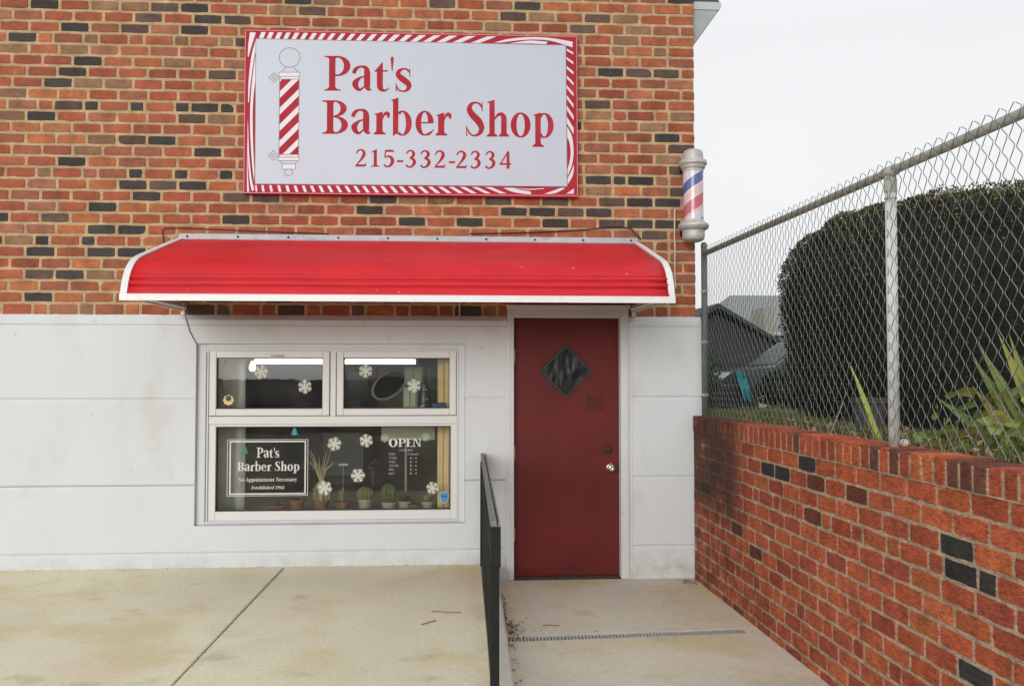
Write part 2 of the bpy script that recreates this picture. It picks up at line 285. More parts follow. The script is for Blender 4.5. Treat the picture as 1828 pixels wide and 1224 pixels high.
# window glass: clear with a Fresnel reflection
def glass():
    m=bpy.data.materials.new('window_glass'); m.use_nodes=True; nt=m.node_tree;N=nt.nodes;L=nt.links
    N.remove(N['Principled BSDF']); out=N['Material Output']
    tr=N.new('ShaderNodeBsdfTransparent'); tr.inputs[0].default_value=(.90,.93,.91,1)
    gl=N.new('ShaderNodeBsdfGlossy'); gl.inputs['Roughness'].default_value=.01
    tcx=N.new('ShaderNodeTexCoord'); nn=N.new('ShaderNodeTexNoise'); nn.inputs['Scale'].default_value=2.2; L.new(tcx.outputs['Object'],nn.inputs['Vector'])
    bp=N.new('ShaderNodeBump'); bp.inputs['Strength'].default_value=.06; bp.inputs['Distance'].default_value=.02; L.new(nn.outputs['Fac'],bp.inputs['Height']); L.new(bp.outputs[0],gl.inputs['Normal'])
    fr=N.new('ShaderNodeFresnel'); fr.inputs['IOR'].default_value=1.5
    mx=N.new('ShaderNodeMixShader'); L.new(fr.outputs[0],mx.inputs[0]); L.new(tr.outputs[0],mx.inputs[1]); L.new(gl.outputs[0],mx.inputs[2])
    df=N.new('ShaderNodeBsdfDiffuse'); df.inputs[0].default_value=(.55,.55,.50,1); dn=N.new('ShaderNodeTexNoise'); dn.inputs['Scale'].default_value=3.5; dn.inputs['Detail'].default_value=6; L.new(tcx.outputs['Object'],dn.inputs['Vector'])
    dr_=N.new('ShaderNodeMapRange'); dr_.inputs['From Min'].default_value=.35; dr_.inputs['From Max'].default_value=.7; dr_.inputs['To Min'].default_value=.006; dr_.inputs['To Max'].default_value=.05; L.new(dn.outputs['Fac'],dr_.inputs['Value'])
    m2=N.new('ShaderNodeMixShader'); L.new(dr_.outputs[0],m2.inputs[0]); L.new(mx.outputs[0],m2.inputs[1]); L.new(df.outputs[0],m2.inputs[2]); L.new(m2.outputs[0],out.inputs['Surface'])
    return m
M['glass']=glass()

# barber pole stripes: helical bands of red, blue and white computed from the angle and height
def pole_mat():
    m=mat('barber_pole_stripes',(.8,.8,.8),rough=.18,var=.02,coat=.4); nt=m.node_tree;N=nt.nodes;L=nt.links;p=N['Principled BSDF']
    tc=N.new('ShaderNodeTexCoord'); sp=N.new('ShaderNodeSeparateXYZ'); L.new(tc.outputs['Object'],sp.inputs[0])
    def mth(op,a,b=None,va=None,vb=None):
        q=N.new('ShaderNodeMath'); q.operation=op
        if a is not None: L.new(a,q.inputs[0])
        elif va is not None: q.inputs[0].default_value=va
        if b is not None: L.new(b,q.inputs[1])
        elif vb is not None: q.inputs[1].default_value=vb
        return q.outputs[0]
    ang=mth('ARCTAN2',sp.outputs['X'],mth('MULTIPLY',sp.outputs['Y'],vb=-1))   # 0 facing the street
    t=mth('DIVIDE',sp.outputs['Z'],vb=.372)
    k=mth('SUBTRACT',t,mth('MULTIPLY',ang,vb=1/(2*PI)*.86))
    k=mth('FRACT',mth('ADD',k,vb=10.33))
    cr=N.new('ShaderNodeValToRGB'); L.new(k,cr.inputs[0]); e=cr.color_ramp; e.interpolation='CONSTANT'
    W=(.58,.56,.63,1);Rd=(.47,.11,.14,1);B=(.08,.105,.30,1);Pk=(.64,.44,.42,1)
    st=[(0,Rd),(.25,W),(.30,Pk),(.46,W),(.5,B),(.72,W),(.93,Pk),(.995,Rd)]
    e.elements[0].position=0; e.elements[0].color=Rd; e.elements[1].position=.25; e.elements[1].color=W
    for ps,c in st[2:]:
        q=e.elements.new(ps); q.color=c
    L.new(cr.outputs[0],p.inputs['Base Color']); return m
M['pole']=pole_mat()

# ------------------------------------------------------------------ lettering (hand drawn serif face)
def rect(x0,y0,x1,y1): return ('p',[(x0,y0),(x1,y0),(x1,y1),(x0,y1)])
def foot(x0,a,b,x1,y=0): return ('p',[(x0,y),(x1,y),(x1,y+8),(b+14,y+13),(b,y+26),(a,y+26),(a-14,y+13),(x0,y+8)])
def flag(x1,a,y): return ('p',[(0,y-16),(x1-4,y+2),(x1,y+2),(x1,y-42),(a,y-42),(a,y-24)])
def head(x0,a,b,y): return ('p',[(x0,y),(b+8,y),(b+8,y-12),(b,y-22),(a,y-22),(a-13,y-12),(x0,y-8)])
G={
'P':(192,[rect(35,20,82,245),foot(0,35,82,122),head(0,35,82,260),('e',95,184,97,76,48,13,-90,90),rect(82,247,96,260),rect(82,108,96,121)]),
'a':(143,[('s',[(15,128,26),(18,148,30),(36,170,24),(66,181,15),(97,172,28),(110,140,44),(110,60,46),(112,30,42),(122,12,26),(142,8,8)]),('s',[(92,108,10),(55,94,18),(24,58,44),(34,22,34),(60,8,18),(90,32,10)])]),
't':(118,[('p',[(5,150),(62,217),(67,217),(67,150)]),rect(22,55,67,152),rect(5,146,103,158),('s',[(44.5,60,45),(48,28,42),(66,8,24),(92,9,14),(117,28,4)])]),
"'":(25,[('p',[(0,245),(8,257),(17,257),(25,245),(16,150),(9,150)])]),
's':(115,[('s',[(104,140,7),(86,162,14),(58,171,13),(25,154,28),(18,125,38),(50,94,46),(90,62,42),(97,34,34),(80,10,20),(52,3,12),(22,14,12),(4,48,6)]),('p',[(99,172),(106,172),(108,112),(101,112)]),('p',[(-1,62),(5,62),(9,3),(0,3)])]),
'B':(190,[rect(35,10,82,240),foot(0,35,82,90),head(0,35,82,250),('e',92,189,88,61,46,12,-90,90),('e',95,66,95,66,48,12,-90,90),rect(82,238,93,250),rect(82,122,96,134),rect(82,0,96,12)]),
'r':(112,[rect(18,10,65,140),foot(0,18,65,88),flag(65,18,168),('s',[(62,112,8),(74,144,16),(90,157,28),(106,152,26),(107,124,14)])]),
'b':(160,[rect(18,8,58,245),flag(58,18,276),('p',[(18,8),(18,-8),(44,10)]),('e',88,88,70,94,44,12,-128,128)]),
'e':(142,[('e',70,90,68,93,42,11,4,292),rect(36,88,134,99),('s',[(80,3,12),(104,12,20),(124,28,12),(140,46,3)])]),
'S':(142,[('s',[(122,205,7),(106,238,15),(76,251,13),(42,240,26),(27,202,40),(50,160,48),(94,114,52),(118,66,42),(104,24,28),(66,6,13),(32,20,13),(8,66,6)]),('p',[(117,256),(125,256),(127,188),(120,188)]),('p',[(2,78),(8,78),(12,2),(3,2)])]),
'h':(170,[rect(22,10,62,245),flag(62,22,272),foot(0,22,62,84),('s',[(60,128,8),(84,160,20),(112,166,30),(130,142,40),(131,90,42),(131,10,42)]),foot(94,110,152,170)]),
'o':(150,[('e',75,88,75,94,44,12,0,360)]),
'p':(162,[rect(20,-62,62,142),flag(62,20,180),foot(0,20,62,86,-72),('e',88,86,72,94,44,12,-136,136)]),
'N':(205,[rect(25,10,42,240),foot(0,25,42,68),('p',[(0,250),(74,250),(182,0),(150,0),(42,238),(0,240)]),rect(165,0,182,240),head(140,165,182,250)]),
'A':(215,[('p',[(22,10),(40,10),(116,250),(104,250)]),('p',[(96,256),(126,256),(200,10),(148,10)]),rect(58,82,155,95),foot(0,20,42,64),foot(126,148,200,222)]),
'i':(84,[rect(20,10,62,140),flag(62,20,172),foot(0,20,62,84),('p',[(42+25*math.cos(q*PI/6),226+25*math.sin(q*PI/6)) for q in range(12)])]),
'n':(170,[rect(22,10,62,140),flag(62,22,172),foot(0,22,62,84),('s',[(60,128,8),(84,160,20),(112,166,30),(130,142,40),(131,90,42),(131,10,42)]),foot(94,110,152,170)]),
'm':(270,[rect(22,10,62,140),flag(62,22,172),foot(0,22,62,84)]+[q for d in (0,100) for q in (('s',[(60+d,128,8),(84+d,160,20),(112+d,166,30),(130+d,142,40),(131+d,90,42),(131+d,10,42)]),foot(94+d,110+d,152+d,170+d))]),
'c':(135,[('e',70,88,68,93,42,11,50,300),('s',[(84,6,12),(106,14,18),(132,44,3)]),('s',[(108,150,30),(100,158,24),(92,166,16)])]),
'y':(160,[('p',[(4,172),(56,172),(104,30),(84,0)]),('s',[(146,168,12),(90,4,14),(62,-54,18),(22,-56,24)]),rect(0,164,70,174),rect(112,164,164,174)]),
'E':(165,[rect(30,10,77,240),foot(0,30,77,80),head(0,30,77,250),rect(77,238,150,250),rect(77,120,125,132),rect(77,0,155,12),('p',[(140,250),(150,250),(152,200),(146,200)]),('p',[(146,50),(152,50),(162,0),(148,0)])]),
'l':(84,[rect(20,10,62,245),flag(62,20,276),foot(0,20,62,84)]),
'd':(160,[rect(102,0,142,245),flag(142,102,276) if 0 else ('p',[(84,262),(138,278),(142,278),(142,236),(102,236),(102,254)]),('e',72,88,70,94,44,12,52,308)]),
'O':(215,[('e',105,125,105,131,60,20,0,360)]),
'2':(85,[('s',[(8,95,8),(22,117,12),(46,125,12),(66,106,22),(62,80,24),(38,44,14),(8,10,8)]),('p',[(2,0),(78,0),(85,26),(78,26),(70,16),(20,16),(2,6)])]),
'1':(65,[rect(23,5,46,122),('p',[(2,108),(40,130),(46,130),(46,108),(23,106)]),('p',[(0,0),(66,0),(66,5),(46,12),(23,12),(0,5)])]),
'5':(85,[('p',[(20,128),(76,128),(82,112),(20,112)]),('s',[(20,124,9),(15,72,9)]),('s',[(15,70,8),(42,80,14),(66,64,24),(70,36,26),(52,9,16),(26,3,12),(8,18,14)])]),
'-':(45,[rect(0,36,45,52)]),
'3':(85,[('s',[(8,100,8),(22,119,12),(44,125,12),(62,107,22),(56,82,20),(34,70,9)]),('s',[(34,70,9),(62,58,20),(68,34,24),(50,9,16),(26,3,12),(6,18,14)])]),
'4':(88,[rect(54,0,76,124),('p',[(2,36),(62,130),(74,130),(14,36)]),rect(2,28,88,42)]),
'6':(85,[('e',44,40,40,42,20,9,0,360),('s',[(12,52,18),(26,98,16),(68,126,7)])]),
'9':(85,[('e',42,86,40,42,20,9,0,360),('s',[(72,74,18),(58,28,16),(16,2,7)])]),
}
def catmull(pts,n=6):
    out=[]; P=[np.array(p,float) for p in pts]
    for i in range(len(P)-1):
        p0=P[i-1] if i>0 else 2*P[0]-P[1]; p1=P[i]; p2=P[i+1]; p3=P[i+2] if i+2<len(P) else 2*P[-1]-P[-2]
        for k in range(n):
            t=k/n; out.append(.5*((2*p1)+(p2-p0)*t+(2*p0-5*p1+4*p2-p3)*t*t+(3*p1-p0-3*p2+p3)*t**3))
    out.append(P[-1]); return out
class Lay:      # keeps every overlapping piece on its own plane, tenths of a millimetre apart
    def __init__(s): s.k=0
    def nxt(s): s.k=(s.k+1)%9; return s.k
def glyph(mb,ch,fn,lay,n=6):
    """fn(x,y,lift) maps glyph units to a world point; lift is in tenth-millimetres."""
    for pr in G[ch][1]:
        l=lay.nxt()
        if pr[0]=='p': mb.poly([fn(x,y,l) for x,y in pr[1]])
        elif pr[0]=='s':
            q=catmull(pr[1],n if len(pr[1])>2 else 1); vs=[]
            for i,a in enumerate(q):
                d=q[min(i+1,len(q)-1)][:2]-q[max(i-1,0)][:2]; d=d/np.linalg.norm(d); nn=np.array([-d[1],d[0]]); w=max(a[2],1)/2
                L=a[:2]+nn*w; R=a[:2]-nn*w; lf=l+i*.02
                vs+= [fn(L[0],L[1],lf),fn(R[0],R[1],lf)]
            mb.add(vs,[(2*i,2*i+1,2*i+3,2*i+2) for i in range(len(q)-1)])
        else:
            _,cx,cy,rx,ry,tx,ty,a0,a1=pr; m=max(10,int(abs(a1-a0)/10)); vs=[]
            for i in range(m+1):
                a=math.radians(a0+(a1-a0)*i/m); c,s_=math.cos(a),math.sin(a)
                vs+=[fn(cx+rx*c,cy+ry*s_,l),fn(cx+(rx-tx)*c,cy+(ry-ty)*s_,l)]
            mb.add(vs,[(2*i,2*i+1,2*i+3,2*i+2) for i in range(m)])
def line(mb,text,fn0,x0,x1,size,lay,track=14,slant=0,n=4):
    """Fit a line of text between x0 and x1 (target units); size = units per glyph unit vertically."""
    tot=0; adv=[]
    for ch in text:
        if ch==' ': adv.append(90)
        else:
            k=1.95 if ch in '2153469-' else 1
            adv.append(G[ch][0]*k+track)
        tot+=adv[-1]
    tot-=track; sx=(x1-x0)/tot; x=x0
    for ch,a in zip(text,adv):
        if ch!=' ':
            k=1.95 if ch in '2153469-' else 1
            glyph(mb,ch,lambda gx,gy,l,x=x,k=k: fn0(x+(gx*k+slant*gy*k)*sx,gy*k*size,l),lay,n)
        x+=a*sx

# ------------------------------------------------------------------ numbers of the place
# x right along the shop front, y away from the street, z up; brick face is y=0, pavement z=0
LZ=-.13                    # door landing
CH=.0875                   # brick course
def rowz(k): return 4.3405-CH*k
BASE_Y=-.035
Z_BASE=1.93
CORNER=1.915

# ------------------------------------------------------------------ setting
g=MB(); g.quad((-300,-300,-.42),(300,-300,-.42),(300,400,-.42),(-300,400,-.42)); tag(g.build('ground',M['asphalt']),kind='structure')
# pavement slabs left of the railing; expansion joint between them
jx0,jx1=-1.317,-1.47
def slab(mb,pts,z,th=.12,bev=.006):
    n=len(pts); c=np.mean(np.array(pts),axis=0)
    ins=[]
    for i in range(n):
        p=np.array(pts[i]); a=np.array(pts[i-1])-p; b=np.array(pts[(i+1)%n])-p; a=a/np.linalg.norm(a); b=b/np.linalg.norm(b)
        s_=abs(a[0]*b[1]-a[1]*b[0]); ins.append(p+(a+b)*bev/max(s_,.2))
    vs=[(p[0],p[1],z) for p in ins]+[(p[0],p[1],z-bev) for p in pts]+[(p[0],p[1],z-th) for p in pts]
    fs=[tuple(range(n))]+[(i,i+n,(i+1)%n+n,(i+1)%n) for i in range(n)]+[(i+n,i+2*n,(i+1)%n+2*n,(i+1)%n+n) for i in range(n)]
    mb.add(vs,fs)
pv=MB()
slab(pv,[(-9,-.02),(-9,-14),(-1.80,-14),(-1.323,-.02)],0)
slab(pv,[(-1.311,-.02),(-1.788,-14),(.065,-14),(.192,-.02)],0)
# the joint drifts only slightly off square, so move the two slab edges onto it
for i,v in enumerate(pv.v):
    if abs(v[0]+1.80)<.03 and v[1]<-13: pv.v[i]=(-1.513,v[1],v[2])
    elif abs(v[0]+1.788)<.03 and v[1]<-13: pv.v[i]=(-1.499,v[1],v[2])
tag(pv.build('pavement',M['conc']),kind='structure')
jd=MB(); jd.quad((-2.2,-14,-.014),(-.8,-14,-.014),(-.8,-.03,-.014),(-2.2,-.03,-.014)); tag(jd.build('pavement_joint',M['crackdirt']),kind='structure')
kb=MB(); slab(kb,[(.198,-.05),(.071,-14),(.135,-14),(.312,-.05)],.003,.3,.012); tag(kb.build('kerb',M['kerb']),kind='structure')
ld=MB(); slab(ld,[(.27,-.03),(.27,-1.486),(1.93,-1.391),(1.90,-.03)],LZ,.12,.004)
slab(ld,[(.27,-1.577),(.08,-14),(2.3,-14),(1.93,-1.482)],LZ,.12,.004)
ld.box(1.807,1.95,-1.505,-1.380,LZ-.12,LZ-.0005)
tag(ld.build('landing',M['conc2']),kind='structure')
# dirt and leaf litter caught along the foot of the kerb
# raised yard behind the retaining wall
yd=MB(); nx,ny=40,60; xs=[2.03+ (i/nx)**2*60 for i in range(nx+1)]; ys=[-12+ (j/ny)*80 for j in range(ny+1)]
def yz(x,y):
    z=1.10+.012*math.sin(x*3.1)*math.sin(y*2.3)
    if y>2: z-=min(.9,(y-2)*.045)
    return z
vs=[(x,y,yz(x,y)) for y in ys for x in xs]; fs=[(j*(nx+1)+i,j*(nx+1)+i+1,(j+1)*(nx+1)+i+1,(j+1)*(nx+1)+i) for j in range(ny) for i in range(nx)]
yd.add(vs,fs); yd.quad((2.03,0,1.1),(2.03,0,-.42),(1.945,68,-.42),(1.945,68,.1)); tag(yd.build('yard',M['soil'],smooth=True),kind='structure')

# drain grate set in the landing
tg=thing('drain_grate','narrow grey slotted drain grate set across the door landing','drain grate',(1.1,-1.48,LZ))
gm=MB()
def gy(x): return -1.531+(x-.30)*.0572
N_=70
for i in range(N_):
    x=.305+i*(1.50/N_); c=gy(x)
    gm.box(x,x+.0125,c-.040,c+.040,LZ-.014,LZ-.002)
gm.build('slats',M['drain'],tg)
ge=MB()
for s_ in (-1,1):
    ge.add([(x,gy(x)+s_*.043+o,LZ+dz) for x in (.30,1.806) for o in (-.0022,.0022) for dz in (-.02,-.001)],[(0,1,5,4),(2,3,7,6),(1,3,7,5),(0,2,3,1),(4,5,7,6),(0,4,6,2)])
ge.build('edge_strip',M['drain'],tg)
gd=MB(); gd.quad((.28,-1.60,LZ-.05),(1.95,-1.50,LZ-.05),(1.95,-1.36,LZ-.05),(.28,-1.47,LZ-.05)); gd.build('channel',M['crackdirt'],tg)

# ------------------------------------------------------------------ building
bd=thing('barber_shop_building','red and dark brick shop building with a white painted lower storey, window and red door','building',(0,0,0))
MORT=(.47,.33,.19)
REDS=[(.345,.102,.052),(.32,.092,.050),(.37,.124,.060),(.28,.082,.048),(.39,.134,.060),(.30,.108,.066),(.335,.096,.047)]
DK={3:(.058,.051,.046),2:(.115,.075,.060),1:(.25,.140,.080)}
dark={-1:[(537,3),(588,1),(793,2),(946,3)],
0:[(75.8,3),(187,1),(243,1),(296.6,2),(349,3),(507,1),(558,2),(920,2),(970,1),(1049,3),(1070,2),(1119,1)],
1:[(270.5,2),(376,3),(434,2),(899,1),(1037,2),(1058,2),(1147,1)],
2:[(130.7,3),(240,2),(348,3),(1120,1)],
3:[(39,3),(163,1),(323,1),(404,1),(427,2),(1097,1),(1168,1)],
4:[(20,1),(133,1)],5:[(9,1),(159,3),(323,1),(1097,3),(1146,2),(1196,2)],6:[(132,3),(402,2)],7:[(103,3),(157,1),(212,1)],8:[(18,1),(1071,2)],
9:[(-4,3),(116,2),(156,3),(235,3),(317.6,3),(357,3),(397,3),(1091,1),(1201,3),(1234,1)],
10:[(18,1),(72,3),(342,2),(395,1),(1030,3),(1170,1)],11:[(1196,3)],12:[(183,1),(236.5,2),(291,3),(1208,2)],13:[(158,1),(372,3),(1170,1)],14:[(123,3),(1205,2)],
15:[(72,1),(236,3),(316,3),(396,3),(1063,3),(1100,3),(1135,3)],16:[(234.7,3),(287.6,2),(340.5,3),(1073,1),(1206,2)],
17:[(265,3),(425,2),(478,2),(689.6,3),(741,1),(791,1),(896,2),(998,2),(1099,2),(1149,3),(1193,3)],
18:[(185,3),(664,3),(921,3),(972,3),(1021,2),(1071,3)],
19:[(97.5,2),(427,3),(741,3),(844,3),(998,3),(1099,2),(1152,3),(1191,3)],
20:[(178,3),(231,3),(1172,2)],21:[(49,1),(84,3),(149,3)],22:[(68.6,3),(178,3),(231,3)],23:[(4,3)],24:[(72,2),(126,3),(179,1)],26:[(78,3),(401,3),(510,3)],
27:[(157.6,1),(333,2),(395,2),(510,2),(640,2),(860,3)]}
CAMH=1.485; D=6.85; F=1550.; YAW=math.radians(3.64); PIT=math.radians(1.98)
cyw,syw=math.cos(YAW),math.sin(YAW); cpt,spt=math.cos(PIT),math.sin(PIT)
def px2x(px,z,y=0.0):        # where a photo column meets the shop front at height z (used once, to list the dark bricks)
    # solve along the wall
    u=(px-914)/F
    # depth-independent in x up to pitch; iterate
    X=0.0
    for _ in range(8):
        # vector from camera to (X,y,z)
        dx,dy,dz=X,y+D,z-CAMH
        zc=dx*syw*cpt+dy*cyw*cpt+dz*spt
        xc=dx*cyw-dy*syw
        X+=(u*zc-xc)/cyw
    return X
bm_=MB()
def brick(mb,fr,u0,u1,v0,v1,depth,col,jit=.0014,bev=.0035):
    """fr(u,v,w): u along wall, v up, w outward"""
    J=lambda k=1: random.uniform(-jit,jit)*k
    o=random.uniform(-.0015,.0015)
    nu=5 if u1-u0>.15 else 3
    c=[]
    r_=min(.007,(v1-v0)*.1)
    for i in range(nu): c.append((u0+r_*.3+(u1-u0-.6*r_)*i/(nu-1)+J(),v0+J()+(.002 if i in (0,nu-1) else 0)))
    c.append((u1+J(),(v0+v1)/2+J()))
    for i in range(nu): c.append((u1-r_*.3-(u1-u0-.6*r_)*i/(nu-1)+J(),v1+J()-(.002 if i in (0,nu-1) else 0)))
    c.append((u0+J(),(v0+v1)/2+J()))
    if random.random()<.035:      # a knocked corner
        k=random.choice([0,nu-1,nu+1,2*nu]); cu_,cv_=(u0+u1)/2,(v0+v1)/2; c[k]=(c[k][0]+(.010 if c[k][0]<cu_ else -.010),c[k][1]+(.006 if c[k][1]<cv_ else -.006))
    n=len(c); cu,cv=(u0+u1)/2,(v0+v1)/2; hu,hv=(u1-u0)/2,(v1-v0)/2
    inn=[(cu+(a-cu)*(1-bev/hu),cv+(b-cv)*(1-bev/hv)) for a,b in c]
    vs=[fr(a,b,o) for a,b in inn]+[fr(a,b,o-bev) for a,b in c]+[fr(a,b,-depth) for a,b in c]
    fs=[tuple(range(n))]+[(i,i+n,(i+1)%n+n,(i+1)%n) for i in range(n)]+[(i+n,i+2*n,(i+1)%n+2*n,(i+1)%n+n) for i in range(n)]
    mb.add(vs,fs,col)
front=lambda u,v,w:(u,-w,v)
def tint(c,a=.10):
    k=random.uniform(1-a,1+a); return tuple(min(1,x*k*random.uniform(.96,1.04)) for x in c)
XL,XR=-7.0,CORNER
off={0:-3.311,1:-3.196}
for r in range(-14,28):
    z0=rowz(r)-CH/2+.0098; z1=rowz(r)+CH/2-.0098
    if r==27: z0=1.9265
    ph=(r%2); drift=random.uniform(-.008,.008)
    js=[]
    if r%6==3:                 # header course: stretcher, header, stretcher
        x=-3.24+drift-11*.3445
        while x<XR+.4: js+= [x,x+.117] ; x+=.3445
        js=[j for j in js]
    else:
        x=(-3.311 if ph==0 else -3.196)+drift-20*.2275
        while x<XR+.4: js.append(x); x+=.2275
    dd=[(px2x(p,rowz(r)),k) for p,k in dark.get(r,[])]
    for a,b in zip(js[:-1],js[1:]):
        a2=max(a,XL); b2=min(b,XR)
        if b2-a2<.03: continue
        k=0
        for X,kk in dd:
            if a-.004<=X<b-.004: k=kk
        if not dd or (a2<-3.55):
            if r<-1 or a2<-3.55: k=random.choice([0]*13+[1,2,3])
        if k: col=tint(DK[k],.18)
        else:
            col=tint(random.choice(REDS),.12)
            if random.random()<.07: col=tuple(.6*q+.4*w for q,w in zip(col,(.34,.2,.13)))
        brick(bm_,front,a2+.0105,b2-.0105 if b2<XR else XR,z0,z1,.02,col,jit=.0022)
bm_.quad((XL,.0045,1.9262),(XR-.004,.0045,1.9262),(XR-.004,.0045,5.7),(XL,.0045,5.7),MORT)
wall=bm_.build('brick_wall',M['brick'],bd)
# side and rear walls behind the front
sw=MB(); sw.quad((CORNER-.001,.021,Z_BASE-.05),(CORNER-.001,9,Z_BASE-.05),(CORNER-.001,9,5.7),(CORNER-.001,.021,5.7)); sw.quad((XL,9,-.4),(CORNER,9,-.4),(CORNER,9,5.7),(XL,9,5.7)); sw.quad((XL,.02,-.4),(XL,9,-.4),(XL,9,5.7),(XL,.02,5.7))
sw.build('side_wall',M['building_brick_side'],bd,fix=False)
# painted base: rusticated blocks with grooves, chamfered top ledge
bs=MB()
yF=BASE_Y; yG=BASE_Y+.009
def blk(x0,x1,z0,z1): bs.prism([(yF+.008,z0-.001),(yF,z0+.012),(yF,z1-.012),(yF+.008,z1+.001),(.05,z1),(.05,z0)],'x',x0,x1)
gz=[-.36,.109,.624,1.283,1.862]
def column(x0,x1,zs):
    for a,b in zip(zs[:-1],zs[1:]): blk(x0,x1,a+.004,b-.004)
    bs.box(x0+.004,x1-.004,yG,.049,zs[0],zs[-1])
WX0,WX1,WZ0,WZ1=-2.0,.066,.318,1.712      # window recess
DX0,DX1,DZ1=.40,1.36,2.012                 # door opening with casing
blk(XL,DX0-.018,-.36,.105)
bs.prism([(yF+.008,.112),(yF,.125),(yF,WZ0),(.05,WZ0),(.05,.113)],'x',XL,DX0-.018)
def blk2(x0,x1,z0,z1): bs.prism([(yF,z0),(yF,z1-.012),(yF+.008,z1+.001),(.05,z1),(.05,z0)],'x',x0,x1)
blk2(XL,WX0,WZ0,.620); column(XL,WX0,[.624,1.283,1.862]); blk2(WX1,DX0-.018,WZ0,.641); column(WX1,DX0-.018,[.645,1.288,1.862])
bs.box(XL,WX0-.003,yG,.049,.55,.70); bs.box(WX1+.003,DX0-.02,yG,.049,.56,.71); bs.box(XL,DX0-.02,yG,.049,.05,.2)
blk(WX0,WX1,WZ1,1.858)
bs.box(DX0-.020,DX0+.004,yF-.001,.05,-.36,1.862,bev=.005)
column(DX1+.03,CORNER+.033,[-.36,.122,.663,1.292,1.862])
bs.box(DX1-.004,DX1+.032,yF-.001,.05,-.36,1.862,bev=.005)
# top ledge
def ledge(x0,x1,xe=0):
    pr=[(yF-.0015,1.858),(yF-.0015,1.893),(-.002,Z_BASE+.004),(.05,Z_BASE+.004),(.05,1.858)]
    n=max(2,int((x1-x0)/.03)); k=len(pr); vs=[]
    for i in range(n+1):
        x=x0+(x1-x0)*i/n; dz=.005*noise.noise(Vector((x*6,2,0)))+.0035*noise.noise(Vector((x*21,5,0)))
        vs+=[(x,pr[0][0],pr[0][1]),(x,pr[1][0],pr[1][1]+dz*.3),(x,pr[2][0],pr[2][1]+dz),(x,pr[3][0],pr[3][1]+dz),(x,*pr[4])]
    bs.add(vs,[(i*k+j,i*k+(j+1)%k,(i+1)*k+(j+1)%k,(i+1)*k+j) for i in range(n) for j in range(k)]+[tuple(range(k)),tuple(n*k+j for j in range(k))])
ledge(XL,DX0-.004); ledge(DX1+.004,CORNER+.034)
# return of the base round the corner
bs.box(CORNER-.03,CORNER+.034,.0505,8.9,-.36,1.93,bev=.01)
bs.build('painted_base',M['paint'],bd)
# roof, eave and gutter at the right-hand corner
ev=MB()
ev.prism([(CORNER+.002,4.16),(2.125,4.44),(2.125,4.452),(CORNER+.002,4.452)],'y',.05,8.9); ev.build('soffit',mat('grey_soffit_boards',(.33,.36,.36),rough=.6,var=.1),bd)
ev=MB(); ev.prism([(CORNER+.002,4.455),(2.135,4.455),(2.155,4.475),(2.16,4.515),(2.13,4.52),(CORNER+.002,4.52)],'y',.045,8.9); gut=ev.build('gutter',M['gutter'],bd)
ev=MB(); ev.prism([(CORNER+.001,4.525),(2.145,4.525),(2.085,4.62),(2.0,4.74),(CORNER+.001,4.84)],'y',.05,8.9)
ev.prism([(CORNER+.05,4.9),(-2.6,6.9),(-7.2,5.3),(-7.2,5.65),(-2.6,7.2),(CORNER+.09,5.05)],'y',-.25,9.1); ev.build('roof',mat('dark_roof_shingles',(.075,.08,.078),rough=.9,var=.35,scale=14,bump=.5,bscale=30),bd)

# --- door
dr=MB(); dr.box(.452,1.289,.018,.06,-.112,1.916,bev=.003); door=dr.build('door',M['door'],bd)
fr=MB()
def casing(x0,x1,z0,z1):
    fr.box(x0,x1,-.052,.07,z0,z1,bev=.005)
casing(DX0-.002,.449,-.128,DZ1-.001); casing(1.292,DX1+.0,-.128,DZ1-.001)
fr.box(.4495,1.2915,-.0515,.07,1.92,DZ1-.001,bev=.004)
fr.box(DX0-.014,DX1+.014,-.068,-.0525,1.995,2.022,bev=.004)       # drip cap
fr.box(.4495,.4515,.0,.0175,-.128,1.92); fr.box(1.2895,1.2915,.0,.0175,-.128,1.92)
for a,b in ((DX0+.012,DX0+.020),(DX1-.022,DX1-.014)): fr.box(a,b,-.056,-.0525,-.12,1.99,bev=.0015)
fr.build('door_frame',M['trim'],bd)
th=MB(); th.box(.452,1.289,-.02,.06,-.135,-.113,bev=.003); th.build('threshold',M['crackdirt'],bd)
cx,cz,h_=.864,1.499,.206
dm=MB()
nn=22
for i in range(nn):
    for j in range(nn):
        q=[]
        for a,b in ((i,j),(i+1,j),(i+1,j+1),(i,j+1)):
            s_=a/nn*2-1; t_=b/nn*2-1; x=cx+(s_-t_)*h_*.5*.95; z=cz+(s_+t_)*h_*.5*.95
            w=.006*noise.noise(Vector((x*15,z*9,3)))+.003*noise.noise(Vector((x*34,z*10,8)))
            q.append((x,.009+w,z))
        dm.quad(*q)
dm.build('diamond_window',M['black_plastic'],door,smooth=True)
df=MB()
def dia(r,y): return [(cx-r,y,cz),(cx,y,cz-r),(cx+r,y,cz),(cx,y,cz+r)]
o1,o2,o3=dia(h_*1.05,.017),dia(h_*1.03,.004),dia(h_*.93,.004); o4=dia(h_*.92,.014)
for A,B in ((o1,o2),(o2,o3),(o3,o4)):
    for i in range(4): df.quad(A[i],A[(i+1)%4],B[(i+1)%4],B[i])
df.build('diamond_frame',mat('black_window_trim',(.015,.016,.015),rough=.5),door)
kn=MB()
